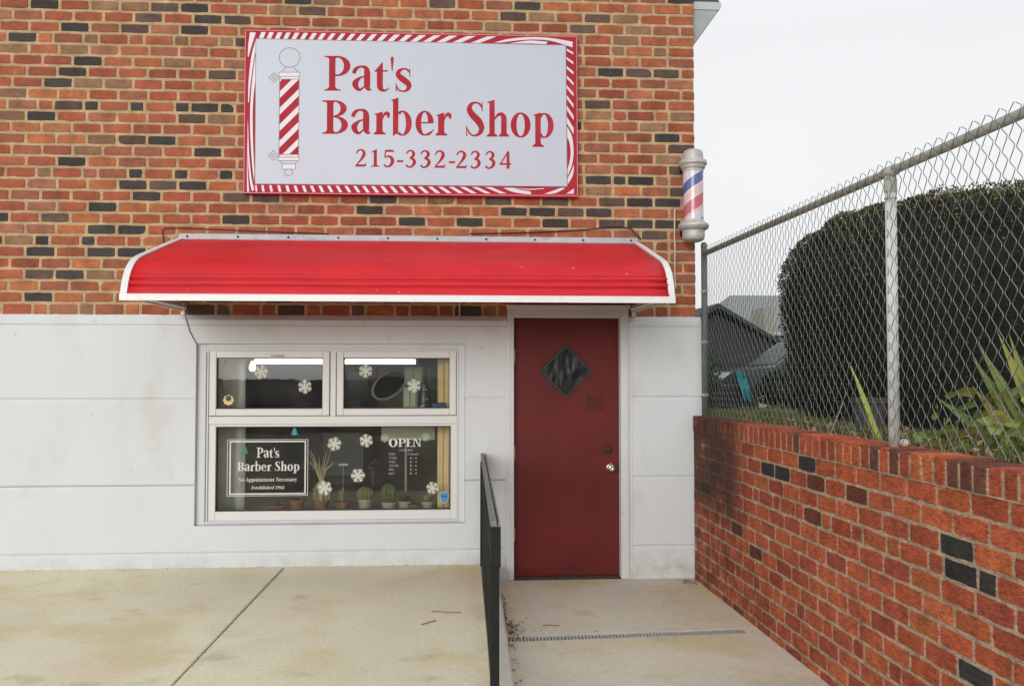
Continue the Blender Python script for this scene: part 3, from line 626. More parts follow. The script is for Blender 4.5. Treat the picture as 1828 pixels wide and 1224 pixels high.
def disc_lathe(mb,x,z,prof,n=24):     # axis towards the street (-y); prof=(r,y)
    vs=[];fs=[]
    for r,y in prof:
        for k in range(n): vs.append((x+r*math.cos(2*PI*k/n),y,z+r*math.sin(2*PI*k/n)))
    for i in range(len(prof)-1):
        for k in range(n): fs.append((i*n+k,i*n+(k+1)%n,(i+1)*n+(k+1)%n,(i+1)*n+k))
    fs.append(tuple((len(prof)-1)*n+k for k in range(n))); mb.add(vs,fs)
disc_lathe(kn,1.218,.738,[(.036,.018),(.035,.010),(.022,.006),(.013,.002),(.013,-.02),(.022,-.026),(.029,-.036),(.030,-.048),(.024,-.058),(.010,-.062),(.008,-.060)])
kn.build('door_knob',M['chrome'],door,smooth=True)
kn=MB(); disc_lathe(kn,1.203,.880,[(.033,.018),(.032,.010),(.027,.006),(.012,.005),(.011,-.0)]); kn.build('deadbolt',mat('dark_bronze',(.035,.018,.016),rough=.5,metal=.4),door)
kn=MB(); kn.box(1.03,1.17,.0168,.0185,1.185,1.305,bev=.0005); kn.build('painted_plate',mat('darker_red_patch',(.085,.012,.010),rough=.55,spec=.25,var=.25,scale=9),door)
kn=MB(); kn.box(1.279,1.2905,.006,.0175,.69,.78,bev=.002); kn.build('strike_plate',M['cable'],door)
for zc in (1.62,.86,.22):
    hg=MB(); hg.tube([(.4525,.012,zc-.055),(.4525,.012,zc+.055)],.0065,8); hg.box(.453,.462,.012,.0178,zc-.05,zc+.05,bev=.001); hg.build('hinge',M['brass'],door)

# --- window
wf=MB()
FY=.028
ws=MB(); ws.ring_rect(WX0+.0005,WX1-.0005,WZ0+.0005,WZ1-.0005,.066,.004,.12,bev=.004,wb=.022); ws.build('window_surround',M['paint'],bd)
wf.box(-1.926,.014,-.012,.10,.332,.347,bev=.004)                                            # projecting sill lip
X0,X1,Zb,Zt=-1.924,.012,.347,1.676
wf.box(X0,X0+.012,-.004,.10,Zb,Zt,bev=.003); wf.box(X1-.012,X1,-.004,.10,Zb,Zt,bev=.003)
wf.box(X0+.012,X1-.012,-.0035,.10,Zt-.013,Zt,bev=.003)
wf.box(X0+.012,X1-.012,.004,.10,1.088,1.150,bev=.004)                                     # transom
wf.box(-.984,-.940,.0045,.10,1.150,Zt-.013,bev=.004)                                      # mullion
wf.box(X0+.012,-1.856,.010,.10,Zb,1.0875,bev=.003); wf.box(-.046,X1-.012,.010,.10,Zb,1.0875,bev=.003)
wf.box(-1.856,-.046,.0104,.10,Zb,.418,bev=.003); wf.box(-1.856,-.046,.0104,.10,1.070,1.0875,bev=.003)
win=wf.build('window',M['vinyl'],bd)
for a,b in ((-1.908,-.990),(-.934,-.004)):
    sm=MB(); sm.ring_rect(a,b,1.155,1.656,.053,-.002,.06,bev=.004); sash=sm.build('sash',M['vinyl'],win)
    gk=MB(); gk.ring_rect(a+.0535,b-.0535,1.2085,1.6025,.005,.018,.045,bev=.001); gk.build('gasket',M['cable'],win)
    pm=MB(); pm.quad((a+.05,.030,1.205),(b-.05,.030,1.205),(b-.05,.030,1.606),(a+.05,.030,1.606)); pm.build('pane',M['glass'],win)
pm=MB(); pm.quad((-1.86,.040,.412),(-.04,.040,.412),(-.04,.040,1.075),(-1.86,.040,1.075)); pm.build('pane',M['glass'],win)
gk=MB(); gk.ring_rect(-1.8555,-.0465,.4185,1.0695,.006,.020,.055,bev=.001); gk.build('gasket',M['cable'],win)
lt=MB(); lt.box(-1.44,-1.34,-.012,-.0025,1.612,1.624,bev=.002); lt.build('latch',mat('grey_latch',(.35,.34,.32),rough=.5),win)

# --- inside of the shop
RX0,RX1,RY0,RY1,RZ0,RZ1=-3.0,.35,.13,3.6,-.12,2.2
rm=MB()
rm.quad((RX0,RY1,RZ0),(RX1,RY1,RZ0),(RX1,RY1,RZ1),(RX0,RY1,RZ1)); rm.quad((RX0,RY0,RZ0),(RX0,RY1,RZ0),(RX0,RY1,RZ1),(RX0,RY0,RZ1)); rm.quad((RX1,RY0,RZ0),(RX1,RY1,RZ0),(RX1,RY1,RZ1),(RX1,RY0,RZ1))
rm.quad((RX0,RY0,RZ1),(RX1,RY0,RZ1),(RX1,RY1,RZ1),(RX0,RY1,RZ1)); rm.quad((RX0,RY0,RZ0),(RX1,RY0,RZ0),(RX1,RY1,RZ0),(RX0,RY1,RZ0))
for a,b,c,d in ((RX0,WX0+.01,RZ0,RZ1),(WX1-.01,RX1,RZ0,RZ1),(WX0+.01,WX1-.01,RZ0,WZ0+.06),(WX0+.01,WX1-.01,WZ1-.05,RZ1)): rm.quad((a,RY0,c),(b,RY0,c),(b,RY0,d),(a,RY0,d))
rm.build('interior_wall',M['room'],bd,fix=False)
lg=MB(); lg.box(-2.3,.2,.125,1.45,.33,.372,bev=.006); lg.build('window_ledge',M['ledge'],bd)

def put(name,label,cat,mb,m,org,group=None,smooth=False): return tag(mb.build(name,m,None,org,smooth),label,cat,group)
# ceiling strip light over the back mirror
t=thing('fluorescent_light','long lit fluorescent strip light seen through the upper panes','light',(-1.4,3.3,1.61))
m_=MB(); m_.box(-2.36,-.44,3.32,3.40,1.60,1.70,bev=.01); m_.build('housing',M['whitepaint'],t)
m_=MB(); m_.tube([(-2.31,3.28,1.612),(-.48,3.28,1.612)],.023,12); m_.build('tube',M['tube_glow'],t)
for x in (-2.335,-.455):
    m_=MB(); m_.box(x-.02,x+.02,3.24,3.32,1.57,1.66,bev=.006); m_.build('end_cap',M['whitepaint'],t)
t=thing('light_bulb','small glowing warm bulb left of the fluorescent strip','light',(-2.02,1.9,1.55))
m_=MB(); m_.lathe(-2.02,1.9,[(.001,1.50),(.022,1.508),(.033,1.53),(.03,1.556),(.016,1.585),(.014,1.60)],16); m_.build('bulb',M['bulb_glow'],t,smooth=True)
m_=MB(); m_.lathe(-2.02,1.9,[(.016,1.60),(.018,1.64),(.016,1.65),(.004,1.66),(.004,2.19)],12); m_.build('socket',M['brass'],t)
# dark back-bar with mirror and counter
t=thing('back_bar','dark wooden back bar with a long mirror along the rear of the shop','back bar',(-1.6,3.5,RZ0))
m_=MB(); m_.box(-2.7,-.95,3.05,3.58,RZ0,.74,bev=.01); m_.build('counter',M['roomdark'],t)
m_=MB(); m_.box(-2.7,-.95,3.54,3.59,.745,1.56,bev=.005); m_.build('mirror_frame',M['roomdark'],t)
m_=MB(); m_.box(-2.6,-1.05,3.532,3.5395,.84,1.50); m_.build('mirror',mat('dark_mirror',(.06,.065,.06),rough=.08,metal=.8),t)
# wall cabinets, right
for i,(x0,x1,y,z0,z1,lab) in enumerate([(-.455,-.335,.62,1.19,1.365,'lower sage green cabinet just right of the oval mirror'),(-.455,-.29,.75,1.385,1.54,'sage green cabinet stacked above another right of the oval mirror'),(-.33,-.05,3.2,1.30,1.56,'small olive cabinet high at the right of the shop')]):
    t=thing('wall_cabinet',lab,'cabinet',(x0,y,z0),group='cabinets inside the shop')
    m_=MB(); m_.box(x0,x1,y,y+.25,z0,z1,bev=.005); m_.build('cabinet_body',M['sage'],t)
    m_=MB(); m_.box(x0+.012,(x0+x1)/2-.004,y-.015,y-.0005,z0+.012,z1-.012,bev=.004); m_.box((x0+x1)/2+.004,x1-.012,y-.015,y-.0005,z0+.012,z1-.012,bev=.004); m_.build('cabinet_door',M['sage'],t)
# oval mirror on a swing stand
t=thing('oval_mirror','oval mirror in a white rim on a thin stand behind the upper right pane','mirror',(-.6,1.5,RZ0))
m_=MB(); c0=Vector((-.635,1.5,1.375)); pts=[]
for k in range(41):
    a=2*PI*k/40; e=Vector((.15*math.cos(a)+.03*math.sin(a),.10*math.cos(a),.135*math.sin(a)+.035*math.cos(a))); pts.append(c0+e)
m_.tube(pts,.013,8,cap=False); m_.build('rim',M['whitepaint'],t,smooth=True)
m_=MB(); m_.poly([tuple(c0+(p-c0)*.97+Vector((0,.008,0))) for p in pts[:-1]]); m_.build('mirror_glass',M['mirror'],t)
m_=MB(); m_.tube([(-.50,1.52,1.26),(-.485,1.53,1.0),(-.48,1.55,RZ0+.02)],.012,8); m_.lathe(-.48,1.55,[(.001,RZ0+.03),(.15,RZ0+.025),(.16,RZ0)],20); m_.build('stand',M['whitepaint'],t)
# barber chair
t=thing('barber_chair','black leather barber chair dimly seen inside behind the window','barber chair',(-1.15,1.9,RZ0))
bx,by=-1.15,1.9
m_=MB(); m_.lathe(bx,by,[(.30,RZ0),(.29,RZ0+.03),(.10,RZ0+.06),(.06,RZ0+.10),(.055,RZ0+.36),(.12,RZ0+.40)],24); m_.build('pedestal',M['chrome'],t,smooth=True)
m_=MB(); m_.box(bx-.27,bx+.27,by-.28,by+.25,RZ0+.40,RZ0+.54,bev=.05); m_.build('seat',M['chairblack'],t)
m_=MB(); m_.box(bx-.25,bx+.25,by+.20,by+.33,RZ0+.52,RZ0+1.05,bev=.05); m_.build('backrest',M['chairblack'],t)
m_=MB(); m_.box(bx-.13,bx+.13,by+.22,by+.31,RZ0+1.10,RZ0+1.26,bev=.035); m_.build('headrest',M['chairblack'],t)
for s_ in (-1,1):
    m_=MB(); m_.box(bx+s_*.32-.04,bx+s_*.32+.04,by-.22,by+.2,RZ0+.66,RZ0+.72,bev=.02); m_.box(bx+s_*.32-.015,bx+s_*.32+.015,by-.05,by+.05,RZ0+.47,RZ0+.66); m_.build('armrest',M['chairblack'],t)
m_=MB(); m_.box(bx-.18,bx+.18,by-.62,by-.50,RZ0+.18,RZ0+.22,bev=.01); m_.tube([(bx-.12,by-.27,RZ0+.42),(bx-.12,by-.55,RZ0+.2)],.015,8); m_.tube([(bx+.12,by-.27,RZ0+.42),(bx+.12,by-.55,RZ0+.2)],.015,8); m_.build('footrest',M['chrome'],t)
# drapes
def drape(name,label,x0,x1,y,z0,z1,m,amp=.02,waves=3,org=None):
    mb=MB(); n=40; k=14; vs=[]
    for j in range(k+1):
        z=z0+(z1-z0)*j/k
        for i in range(n+1):
            q=i/n; w=1-.18*(1-j/k)*math.sin(q*PI)
            vs.append((x0+(x1-x0)*q, y+amp*math.sin(q*waves*2*PI+.5*math.sin(j*.5)), z))
    fs=[(j*(n+1)+i,j*(n+1)+i+1,(j+1)*(n+1)+i+1,(j+1)*(n+1)+i) for j in range(k) for i in range(n)]
    mb.add(vs,fs); ob=mb.build(name,m,None,((x0+x1)/2,y,z0),True); mo=ob.modifiers.new('thickness','SOLIDIFY'); mo.thickness=.004
    return tag(ob,label,'curtain')
def put_child(name,parent,mb,m): return mb.build(name,m,parent)
drape1=drape('curtain','grey drape hanging at the left inside the window',-2.02,-1.70,.30,.374,1.9,M['drape'],.025,2)
drape('curtain','tan yellowish curtain hanging at the right inside the window',-.155,-.055,.22,.374,1.66,M['tan'],.012,2)
t=put_child('cord',drape1,(lambda mb:(mb.tube([(-1.80,.255,1.75),(-1.84,.255,1.60),(-1.885,.255,1.50),(-1.88,.255,1.40),(-1.85,.255,1.28),(-1.78,.255,1.2)],.008,6),mb)[1])(MB()),M['straw'])
put('card_box','small dark blue box standing behind the upper right pane','box',(lambda mb:(mb.box(-.20,-.082,.06,.115,1.155,1.25,bev=.004),mb)[1])(MB()),M['navy'],(-.14,.09,1.155))
put('shelf_vase','dark vase with pale flecks near the blue box','vase',(lambda mb:(mb.lathe(-.27,.5,[(.001,1.12),(.05,1.12),(.06,1.22),(.055,1.32),(.03,1.38),(.035,1.40)],20),mb)[1])(MB()),mat('flecked_vase',(.03,.035,.03),rough=.3,dirt=(.5,.5,.42),dscale=22,damt=.9,dlo=.58,dhi=.64),(-.27,.5,1.12),smooth=True)
put('vase_shelf','narrow dark shelf carrying the flecked vase','shelf',(lambda mb:(mb.box(-.36,.1,.42,.6,1.095,1.12,bev=.004),mb)[1])(MB()),M['roomdark'],(-.2,.5,1.095))
put('window_poster','olive green panel across the top right of the lower pane','panel',(lambda mb:(mb.box(-.62,-.18,.40,.415,.93,1.06,bev=.002),mb)[1])(MB()),M['sage'],(-.4,.4,.93))
# potted plants on the ledge
ZL=.372
def pot_prof(r,h): return [(.001,ZL),(r*.74,ZL),(r*.96,ZL+h*.74),(r*1.06,ZL+h*.76),(r*1.06,ZL+h),(r*.94,ZL+h),(r*.9,ZL+h*.85),(.001,ZL+h*.85)]
GP='potted plants on the window ledge'
def leaves(mb,x,y,z,n,L,w,up=.6):
    for i in range(n):
        a=random.uniform(0,2*PI); e=random.uniform(up-.4,up+.5); l=L*random.uniform(.6,1.1)
        d=Vector((math.cos(a)*math.cos(e),math.sin(a)*math.cos(e),math.sin(e))); s_=Vector((-math.sin(a),math.cos(a),0))*w
        p=Vector((x,y,z)); q=[p-s_*.3,p+s_*.3,p+d*l*.5+s_,p+d*l*.5-s_]; tip=p+d*l+Vector((0,0,-.25*l))
        mb.quad(*q); mb.add([q[3],q[2],tip],[(0,1,2)])
def potted(label,x,y,r,h,pm,plant,pl_mat,org=None):
    t=thing('potted_plant',label,'potted plant',(x,y,ZL),GP)
    a=MB(); a.lathe(x,y,pot_prof(r,h),24); a.build('pot',pm,t,smooth=False)
    b=MB(); plant(b,x,y,ZL+h*.85); b.build('plant',pl_mat,t)
def ball(rx,rz):
    def f(mb,x,y,z):
        prof=[(rx*math.sin(PI*k/12),z-.01+rz-rz*math.cos(PI*k/12)) for k in range(13)]
        n=28; vs=[];fs=[]
        for r,zz in prof:
            for k in range(n): q=r*(1+.07*math.cos(k*PI)); vs.append((x+q*math.cos(2*PI*k/n),y+q*math.sin(2*PI*k/n),zz))
        for i in range(12):
            for k in range(n): fs.append((i*n+k,i*n+(k+1)%n,(i+1)*n+(k+1)%n,(i+1)*n+k))
        mb.add(vs,fs)
    return f
def spiky(mb,x,y,z):
    for i in range(34):
        a=random.uniform(0,2*PI); r=random.uniform(.02,.13); top=random.uniform(.25,.42)
        pts=[(x,y,z),(x+math.cos(a)*.01,y+math.sin(a)*.01,z+.16),(x+math.cos(a)*r*.4,y+math.sin(a)*r*.3,z+.26),(x+math.cos(a)*r,y+math.sin(a)*r*.5,z+top)]
        mb.tube(pts,[.005,.004,.003,.0015],5)
    for i in range(18):
        a=random.uniform(0,2*PI); r=random.uniform(.04,.075)
        mb.tube([(x+.005*math.cos(a),y,z+.18),(x+math.cos(a)*r,y+math.sin(a)*r*.6,z+.10),(x+math.cos(a)*r*.9,y+math.sin(a)*r*.6,z+.02),(x+math.cos(a)*r*.4,y+math.sin(a)*r*.3,z-.01)],.0025,5)
    mb.lathe(x,y,[(.014,z),(.022,z+.10),(.016,z+.19),(.008,z+.24)],10)
def leafy(n,L,w,up=.6): return lambda mb,x,y,z: leaves(mb,x,y,z,n,L,w,up)
potted('wide shallow terracotta bowl of low stems at the left of the ledge',-1.44,.30,.085,.055,M['terracotta'],leafy(20,.05,.008),M['leaf'])
potted('round terracotta pot with short succulent beside the wide bowl',-1.28,.27,.062,.10,M['terracotta'],leafy(26,.05,.012),M['leaf'])
potted('dry spiky plant with hanging strands in a terracotta pot',-1.085,.25,.062,.095,M['terracotta'],spiky,M['straw'])
potted('clump of yellow straw-like plants in a low pot',-.93,.33,.07,.07,M['terracotta'],leafy(46,.16,.006,1.0),M['straw'])
potted('round yellow barrel cactus in a cream pot',-.735,.26,.056,.10,M['ceramic'],ball(.068,.062),M['cactus'])
potted('tall green columnar cactus in the middle right of the ledge',-.55,.30,.06,.07,M['ledge'],ball(.062,.085),M['leaf'])
potted('bushy olive plant between the green cactus and the orange pot',-.42,.34,.06,.07,M['ledge'],leafy(40,.12,.014),M['leaf'])
potted('small bright orange pot of seedlings on the right of the ledge',-.345,.22,.042,.06,M['terracotta'],leafy(20,.06,.008),M['leaf'])
potted('leafy plant with yellow tips near the tan curtain',-.235,.30,.05,.07,M['ledge'],leafy(40,.14,.012),M['straw'])

# --- things stuck on the window glass
def flake_mesh(r):
    mb=MB(); lay=Lay()
    for k in range(6):
        a=k*PI/3+.2; c,s_=math.cos(a),math.sin(a)
        def P(u,v,l): return (u*c-v*s_,-l*.0001,u*s_+v*c)
        def bar(u0,v0,u1,v1,w):
            l=lay.nxt(); d=Vector((u1-u0,v1-v0)).normalized(); n=Vector((-d.y,d.x))*w/2
            mb.quad(P(u0+n.x,v0+n.y,l),P(u1+n.x,v1+n.y,l),P(u1-n.x,v1-n.y,l),P(u0-n.x,v0-n.y,l))
        bar(0,0,r,0,r*.13)
        for s2 in (-1,1):
            bar(r*.42,0,r*.78,s2*r*.34,r*.10); bar(r*.68,0,r*.95,s2*r*.26,r*.09)
            bar(r*.22,0,r*.42,s2*r*.26,r*.08)
    return mb
fm=flake_mesh(.054)
first=None
for x,z,sc,y,lab in [(-1.521,1.492,1,.0285,'white snowflake cling below the glowing bulb in the upper left pane'),
  (-1.183,1.378,1,.0285,'white snowflake cling at the right of the upper left pane'),
  (-.714,1.501,1,.0285,'white snowflake cling hanging under the strip light in the upper right pane'),
  (-.335,1.385,1,.0285,'snowflake cling over the sage cabinet in the upper right pane'),
  (-.954,.931,1,.0385,'snowflake cling nearest the spiky dry plant in the lower pane'),
  (-.707,.956,.97,.0385,'upper snowflake cling midway between the framed lettering and OPEN'),
  (-.770,.685,1.02,.0385,'snowflake cling just above the yellow cactus'),
  (-1.026,.590,1.05,.0385,'lowest snowflake cling over the terracotta pot of the spiky plant'),
  (-.189,.584,.9,.0385,'snowflake cling above the blue shield sticker'),
  (-.563,.973,.62,.0386,'small faint star cling above the left of OPEN'),
  (-.243,.980,.62,.0386,'small faint star cling above the right of OPEN')]:
    if first is None:
        first=fm.build('snowflake_cling',M['flake'],None,(0,0,0),fix=False); o=first
    else:
        o=first.copy(); COL.objects.link(o)
    o.location=(x,y,z); o.scale=(sc,1,sc); o.rotation_euler=(0,random.uniform(0,1),0)
    if sc<.7:
        o.data=o.data.copy() if o.data.name=='x' else o.data
        o.material_slots[0].link='OBJECT'; o.material_slots[0].material=M['decal_dim']
    tag(o,lab,'snowflake','snowflake clings on the window')
YD=.0383
t=thing('window_lettering','white framed name lettering on the lower left of the window glass','window sign',(-1.465,YD,.75))
def gfn(x,z,l): return (x,YD-.0002-l*.0001,z)
m_=MB()
def frame_rect(mb,x0,x1,z0,z1,w,l):
    for a,b,c,d in ((x0,x1,z0,z0+w),(x0,x1,z1-w,z1),(x0,x0+w,z0+w,z1-w),(x1-w,x1,z0+w,z1-w)): mb.quad(gfn(a,c,l),gfn(b,c,l),gfn(b,d,l),gfn(a,d,l))
frame_rect(m_,-1.758,-1.172,.543,.958,.0105,0); frame_rect(m_,-1.776,-1.156,.532,.970,.004,0); m_.build('border',M['decal'],t,fix=False)
m_=MB(); ly=Lay()
line(m_,"Pat's",lambda x,y,l:gfn(x,.829+y,l),-1.552,-1.378,.078/260,ly)
line(m_,"Barber Shop",lambda x,y,l:gfn(x,.726+y,l),-1.700,-1.222,.072/260,ly); m_.build('name_lettering',M['decal'],t,fix=False)
m_=MB(); line(m_,"No Appointment Necessary",lambda x,y,l:gfn(x,.644+y,l),-1.688,-1.240,.031/260,ly)
m_.build('slogan_lettering',M['decal'],t,fix=False); m_=MB(); line(m_,"Established 1961",lambda x,y,l:gfn(x,.585+y,l),-1.592,-1.338,.026/260,ly,slant=.25); m_.build('year_lettering',M['decal'],t,fix=False)
def bfont(text,x0,x1,z,h,name,m,parent):
    cu=bpy.data.curves.new(name,'FONT'); cu.body=text; cu.size=1
    ob=bpy.data.objects.new(name,cu); COL.objects.link(ob); dg=bpy.context.evaluated_depsgraph_get(); me=bpy.data.meshes.new_from_object(ob.evaluated_get(dg)); bpy.data.objects.remove(ob)
    co=np.array([v.co for v in me.vertices]); mn=co.min(0); mx=co.max(0)
    mb=MB(); vs=[(x0+(c[0]-mn[0])/(mx[0]-mn[0])*(x1-x0),YD-.0003,z+(c[1]-mn[1])/(mx[1]-mn[1])*h) for c in co]
    mb.add(vs,[tuple(p.vertices) for p in me.polygons]); return mb
t=thing('hours_lettering','faded white OPEN lettering above opening hours at the right of the window','window sign',(-.40,YD,.75))
m_=MB(); line(m_,"OPEN",lambda x,y,l:gfn(x,.907+y,l),-.532,-.277,.064/250,ly,track=-2); m_.build('open_lettering',M['decal'],t,fix=False)
def addb(*a):
    bfont(*a,'txt',None,None).build('hours_text',M['decal_dim'],t,fix=False)
addb('HOURS',-.45,-.345,.872,.016)
for i,(d,hh) in enumerate([('MON','Closed'),('TUES','8 - 6'),('WED','8 - 5'),('THUR','8 - 6'),('FRI','8 - 6'),('SAT','8 - 4')]):
    z=.842-i*.0305
    w={'MON':.05,'TUES':.062,'WED':.05,'THUR':.075,'FRI':.036,'SAT':.045}[d]
    addb(d,-.53,-.53+w,z,.017); addb(hh,-.385 if i==0 else -.365,-.302 if i==0 else -.312,z,.017)
# stickers
t=thing('shield_sticker','blue shield sticker with a white rim in the lower right corner of the window','sticker',(-.096,YD,.505))
sh=[(-.034,.042),(-.018,.040),(0,.048),(.018,.040),(.034,.042),(.037,.01),(.030,-.018),(.015,-.04),(0,-.050),(-.015,-.04),(-.030,-.018),(-.037,.01)]
m_=MB(); m_.poly([(-.096+x,YD-.0004,.508+z) for x,z in sh]); m_.build('rim',M['decal_dim'],t,fix=False)
m_=MB(); m_.poly([(-.096+x*.82,YD-.0008,.508+z*.82) for x,z in sh]); m_.build('badge',M['blue'],t,fix=False)
m_=MB(); m_.quad(*[(-.096+x,YD-.0012,.508+z) for x,z in ((-.024,.006),(.024,.006),(.022,.014),(-.022,.014))]); m_.build('band',M['navy'],t,fix=False)
t=thing('badge_sticker','small yellow badge sticker with a dark centre in the corner of the upper left pane','sticker',(-1.768,.0285,1.28))
m_=MB(); m_.poly([(-1.768+r*math.cos(k*PI/8),.0282,1.275+r*math.sin(k*PI/8)) for k,r in enumerate([.044,.036]*8)]); m_.build('backing',M['yellow'],t,fix=False)
m_=MB(); m_.poly([(-1.768+.022*math.cos(k*PI/10),.0278,1.288+.022*math.sin(k*PI/10)) for k in range(20)]); m_.build('centre',M['navy'],t,fix=False)
def tree_cling(x,z,s_,m,lab):
    mb=MB(); mb.poly([(x+a*s_,YD-.0006,z+b*s_) for a,b in ((-.5,-.5),(-.12,-.5),(-.12,-.62),(.12,-.62),(.12,-.5),(.5,-.5),(.22,-.1),(.36,-.1),(0,.55),(-.36,-.1),(-.22,-.1))])
    tag(mb.build('tree_cling',m,None,(x,YD,z),fix=False),lab,'sticker','tree clings on the window')
tree_cling(-1.643,.892,.058,M['teal'],'small green tree cling left of the framed lettering')
tree_cling(-1.262,1.035,.058,M['teal2'],'small teal tree cling at the top edge of the lower pane')
put('plant_tag','tiny white plant tag seen in the middle of the lower pane','tag',(lambda mb:(mb.box(-.93,-.855,.10,.102,.755,.772),mb)[1])(MB()),M['decal_dim'],(-.89,.1,.755))
put('tag_stake','thin wire stake holding the white plant tag','stake',(lambda mb:(mb.tube([(-.892,.104,.372),(-.892,.104,.77)],.0015,5),mb)[1])(MB()),M['galv'],(-.892,.104,.372))

# ------------------------------------------------------------------ shop sign
SY=-.045
sg=thing('shop_sign','large white sign with red barber stripe border above the red awning','sign',(-.345,SY,3.52))
def SP(zx,zy,l=0):     # the sign's own face: units of a 1730 x 857 drawing
    top=38+(zx-48)*.0208; bot=893+(zx-48)*.009
    v=(zy-top)/(bot-top); u=(zx-48)/1730.
    tz=4.160+.014*u; bz=2.872+.010*u
    return (-1.655+u*2.612, SY-.001-l*.0001, tz+(bz-tz)*v)
m_=MB(); m_.box(-1.655,.957,SY,-.004,2.874,4.166,bev=.003); m_.build('board',M['sign_red'],sg)
# inner pale panel with fine outline
m_=MB(); m_.poly([SP(104,86,6),SP(1716,122,6),SP(1722,856,6),SP(107,842,6)]); m_.build('panel',M['sign_panel'],sg,fix=False)
m_=MB()
def pl(mb,pts,w,l,closed=False):
    q=[np.array(p,float) for p in pts]; n=len(q)
    for i in range(n if closed else n-1):
        a,b=q[i],q[(i+1)%n]; d=(b-a)/np.linalg.norm(b-a); nn=np.array([-d[1],d[0]])*w/2
        mb.quad(SP(*(a+nn),l+i*.03),SP(*(b+nn),l+i*.03),SP(*(b-nn),l+i*.03),SP(*(a-nn),l+i*.03))
pl(m_,[(104,86),(1716,122),(1722,856),(107,842)],3.2,8,True)
# barber pole emblem outlines
cx_,cy_=277,185
pl(m_,[(cx_+53*math.cos(k*PI/20),cy_+51*math.sin(k*PI/20)) for k in range(40)],3.4,9,True)
pl(m_,[(258,236),(234,262)],3.4,9); pl(m_,[(296,236),(322,262)],3.4,9)
for y0,y1,xa,xb in ((262,284,224,330),(284,298,230,326),(690,704,230,326),(704,722,224,330),(738,766,244,312)):
    pl(m_,[(xa,y0),(xb,y0),(xb,y1),(xa,y1)],3.4,9,True)
pl(m_,[(232,722),(246,738)],3.4,9); pl(m_,[(322,722),(310,738)],3.4,9)
pl(m_,[(277+22*math.cos(k*PI/12),783+17*math.sin(k*PI/12)) for k in range(24)],3.4,9,True)
pl(m_,[(227,298),(227,690)],3.4,9.5); pl(m_,[(327,298),(327,690)],3.4,9.5)
for yy in (290,695):
    for r in (26,11): pl(m_,[(199-r,yy),(199,yy-r),(199+r,yy),(199,yy+r)],3.4,9.3,True)
m_.build('outline',M['sign_line'],sg,fix=False)
m_=MB(); m_.poly([SP(228,298,7),SP(326,298,7),SP(326,690,7),SP(228,690,7)]); 
for y0,y1,xa,xb in ((263,283,225,329),(285,297,231,325),(691,703,231,325),(705,721,225,329),(739,765,245,311)): m_.poly([SP(xa,y0,7),SP(xb,y0,7),SP(xb,y1,7),SP(xa,y1,7)])
m_.build('pole_emblem',M['sign_white'],sg,fix=False)
m_=MB()
for k in range(-1,6):      # diagonal red stripes on the pole emblem, clipped to its sides
    yb=300+k*86
    q=[(228,yb+98),(228,yb+148),(326,yb+48),(326,yb-2)]
    # clip to 298..690
    def clip(poly,ylim,keep_below):
        out=[]
        for i in range(len(poly)):
            a,b=poly[i],poly[(i+1)%len(poly)]; ia=(a[1]>=ylim)==keep_below; ib=(b[1]>=ylim)==keep_below
            if ia: out.append(a)
            if ia!=ib:
                t_=(ylim-a[1])/(b[1]-a[1]); out.append((a[0]+(b[0]-a[0])*t_,ylim))
        return out
    q=clip(q,298,True); q=clip(q,690,False) if len(q)>2 else q
    if len(q)>2: m_.poly([SP(x,y,8.2) for x,y in q])
m_.build('pole_stripes',M['sign_red'],sg,fix=False)
# white slashes of the candy-stripe border (the red shows between them)
m_=MB(); W_=5
def band(): m_.build('border_stripes',M['sign_white'],sg,fix=False); return MB()
tops=[(128,166),(168,206),(211,249),(254,291),(297,335),(341,379),(386,424),(432,470),(481,519),(531,569),(581,621),(632,675),(687,732),(742,790),(800,852),(860,915),(925,985),(995,1060),(1072,1145),(1160,1240),(1262,1345)]
for i,(a,b) in enumerate(tops):
    b=a+(b-a)*.60
    lean=8+i*1.5+ (max(0,i-12)**1.9)*.95
    y0=50+(a-48)*.0208; y1=83+(a-48)*.0225
    m_.poly([SP(a+lean*.0+lean*.45,y0,W_),SP(b+lean*.45,y0,W_),SP(b-lean*.55-4,y1,W_),SP(a-lean*.55-4,y1,W_)])
def curve_band(mb,c0,c1,l,n=14):
    A=catmull(c0,n); B=catmull(c1,n); 
    for i in range(len(A)-1): mb.quad(SP(*A[i],l+i*.02),SP(*A[i+1],l+i*.02),SP(*B[i+1],l+i*.02),SP(*B[i],l+i*.02))
curve_band(m_,[(1335,108),(1420,88),(1520,80),(1630,84),(1752,104)],[(1372,108),(1450,98),(1540,92),(1640,100),(1752,134)],W_)
curve_band(m_,[(1420,112),(1520,98),(1620,104)],[(1425,113),(1520,113),(1610,117)],W_+.5)
m_=band()
bots=[(108,122),(140,160),(180,201),(222,243),(263,286),(305,328),(347,371),(389,413),(432,457),(477,502),(521,546),(566,592),(611,638),(657,685),(704,733),(751,781),(799,830),(847,880),(897,931),(947,983),(1000,1037),(1054,1093),(1110,1152),(1170,1215),(1235,1283),(1306,1360)]
for i,(a,b) in enumerate(bots):
    b=a+(b-a)*.62
    lean=4+i*1.5+(max(0,i-16)**1.8)*.7; y0=848+(a-48)*.0088; y1=882+(a-48)*.0078
    m_.poly([SP(a-lean*.2,y0,W_),SP(b-lean*.2,y0,W_),SP(b+lean*.8,y1,W_),SP(a+lean*.8,y1,W_)])
curve_band(m_,[(1385,862),(1430,882),(1490,893),(1530,896)],[(1440,862),(1480,874),(1520,880),(1532,886)],W_)
curve_band(m_,[(1450,862),(1520,868),(1600,864)],[(1458,864),(1520,873),(1596,868)],W_+.5)
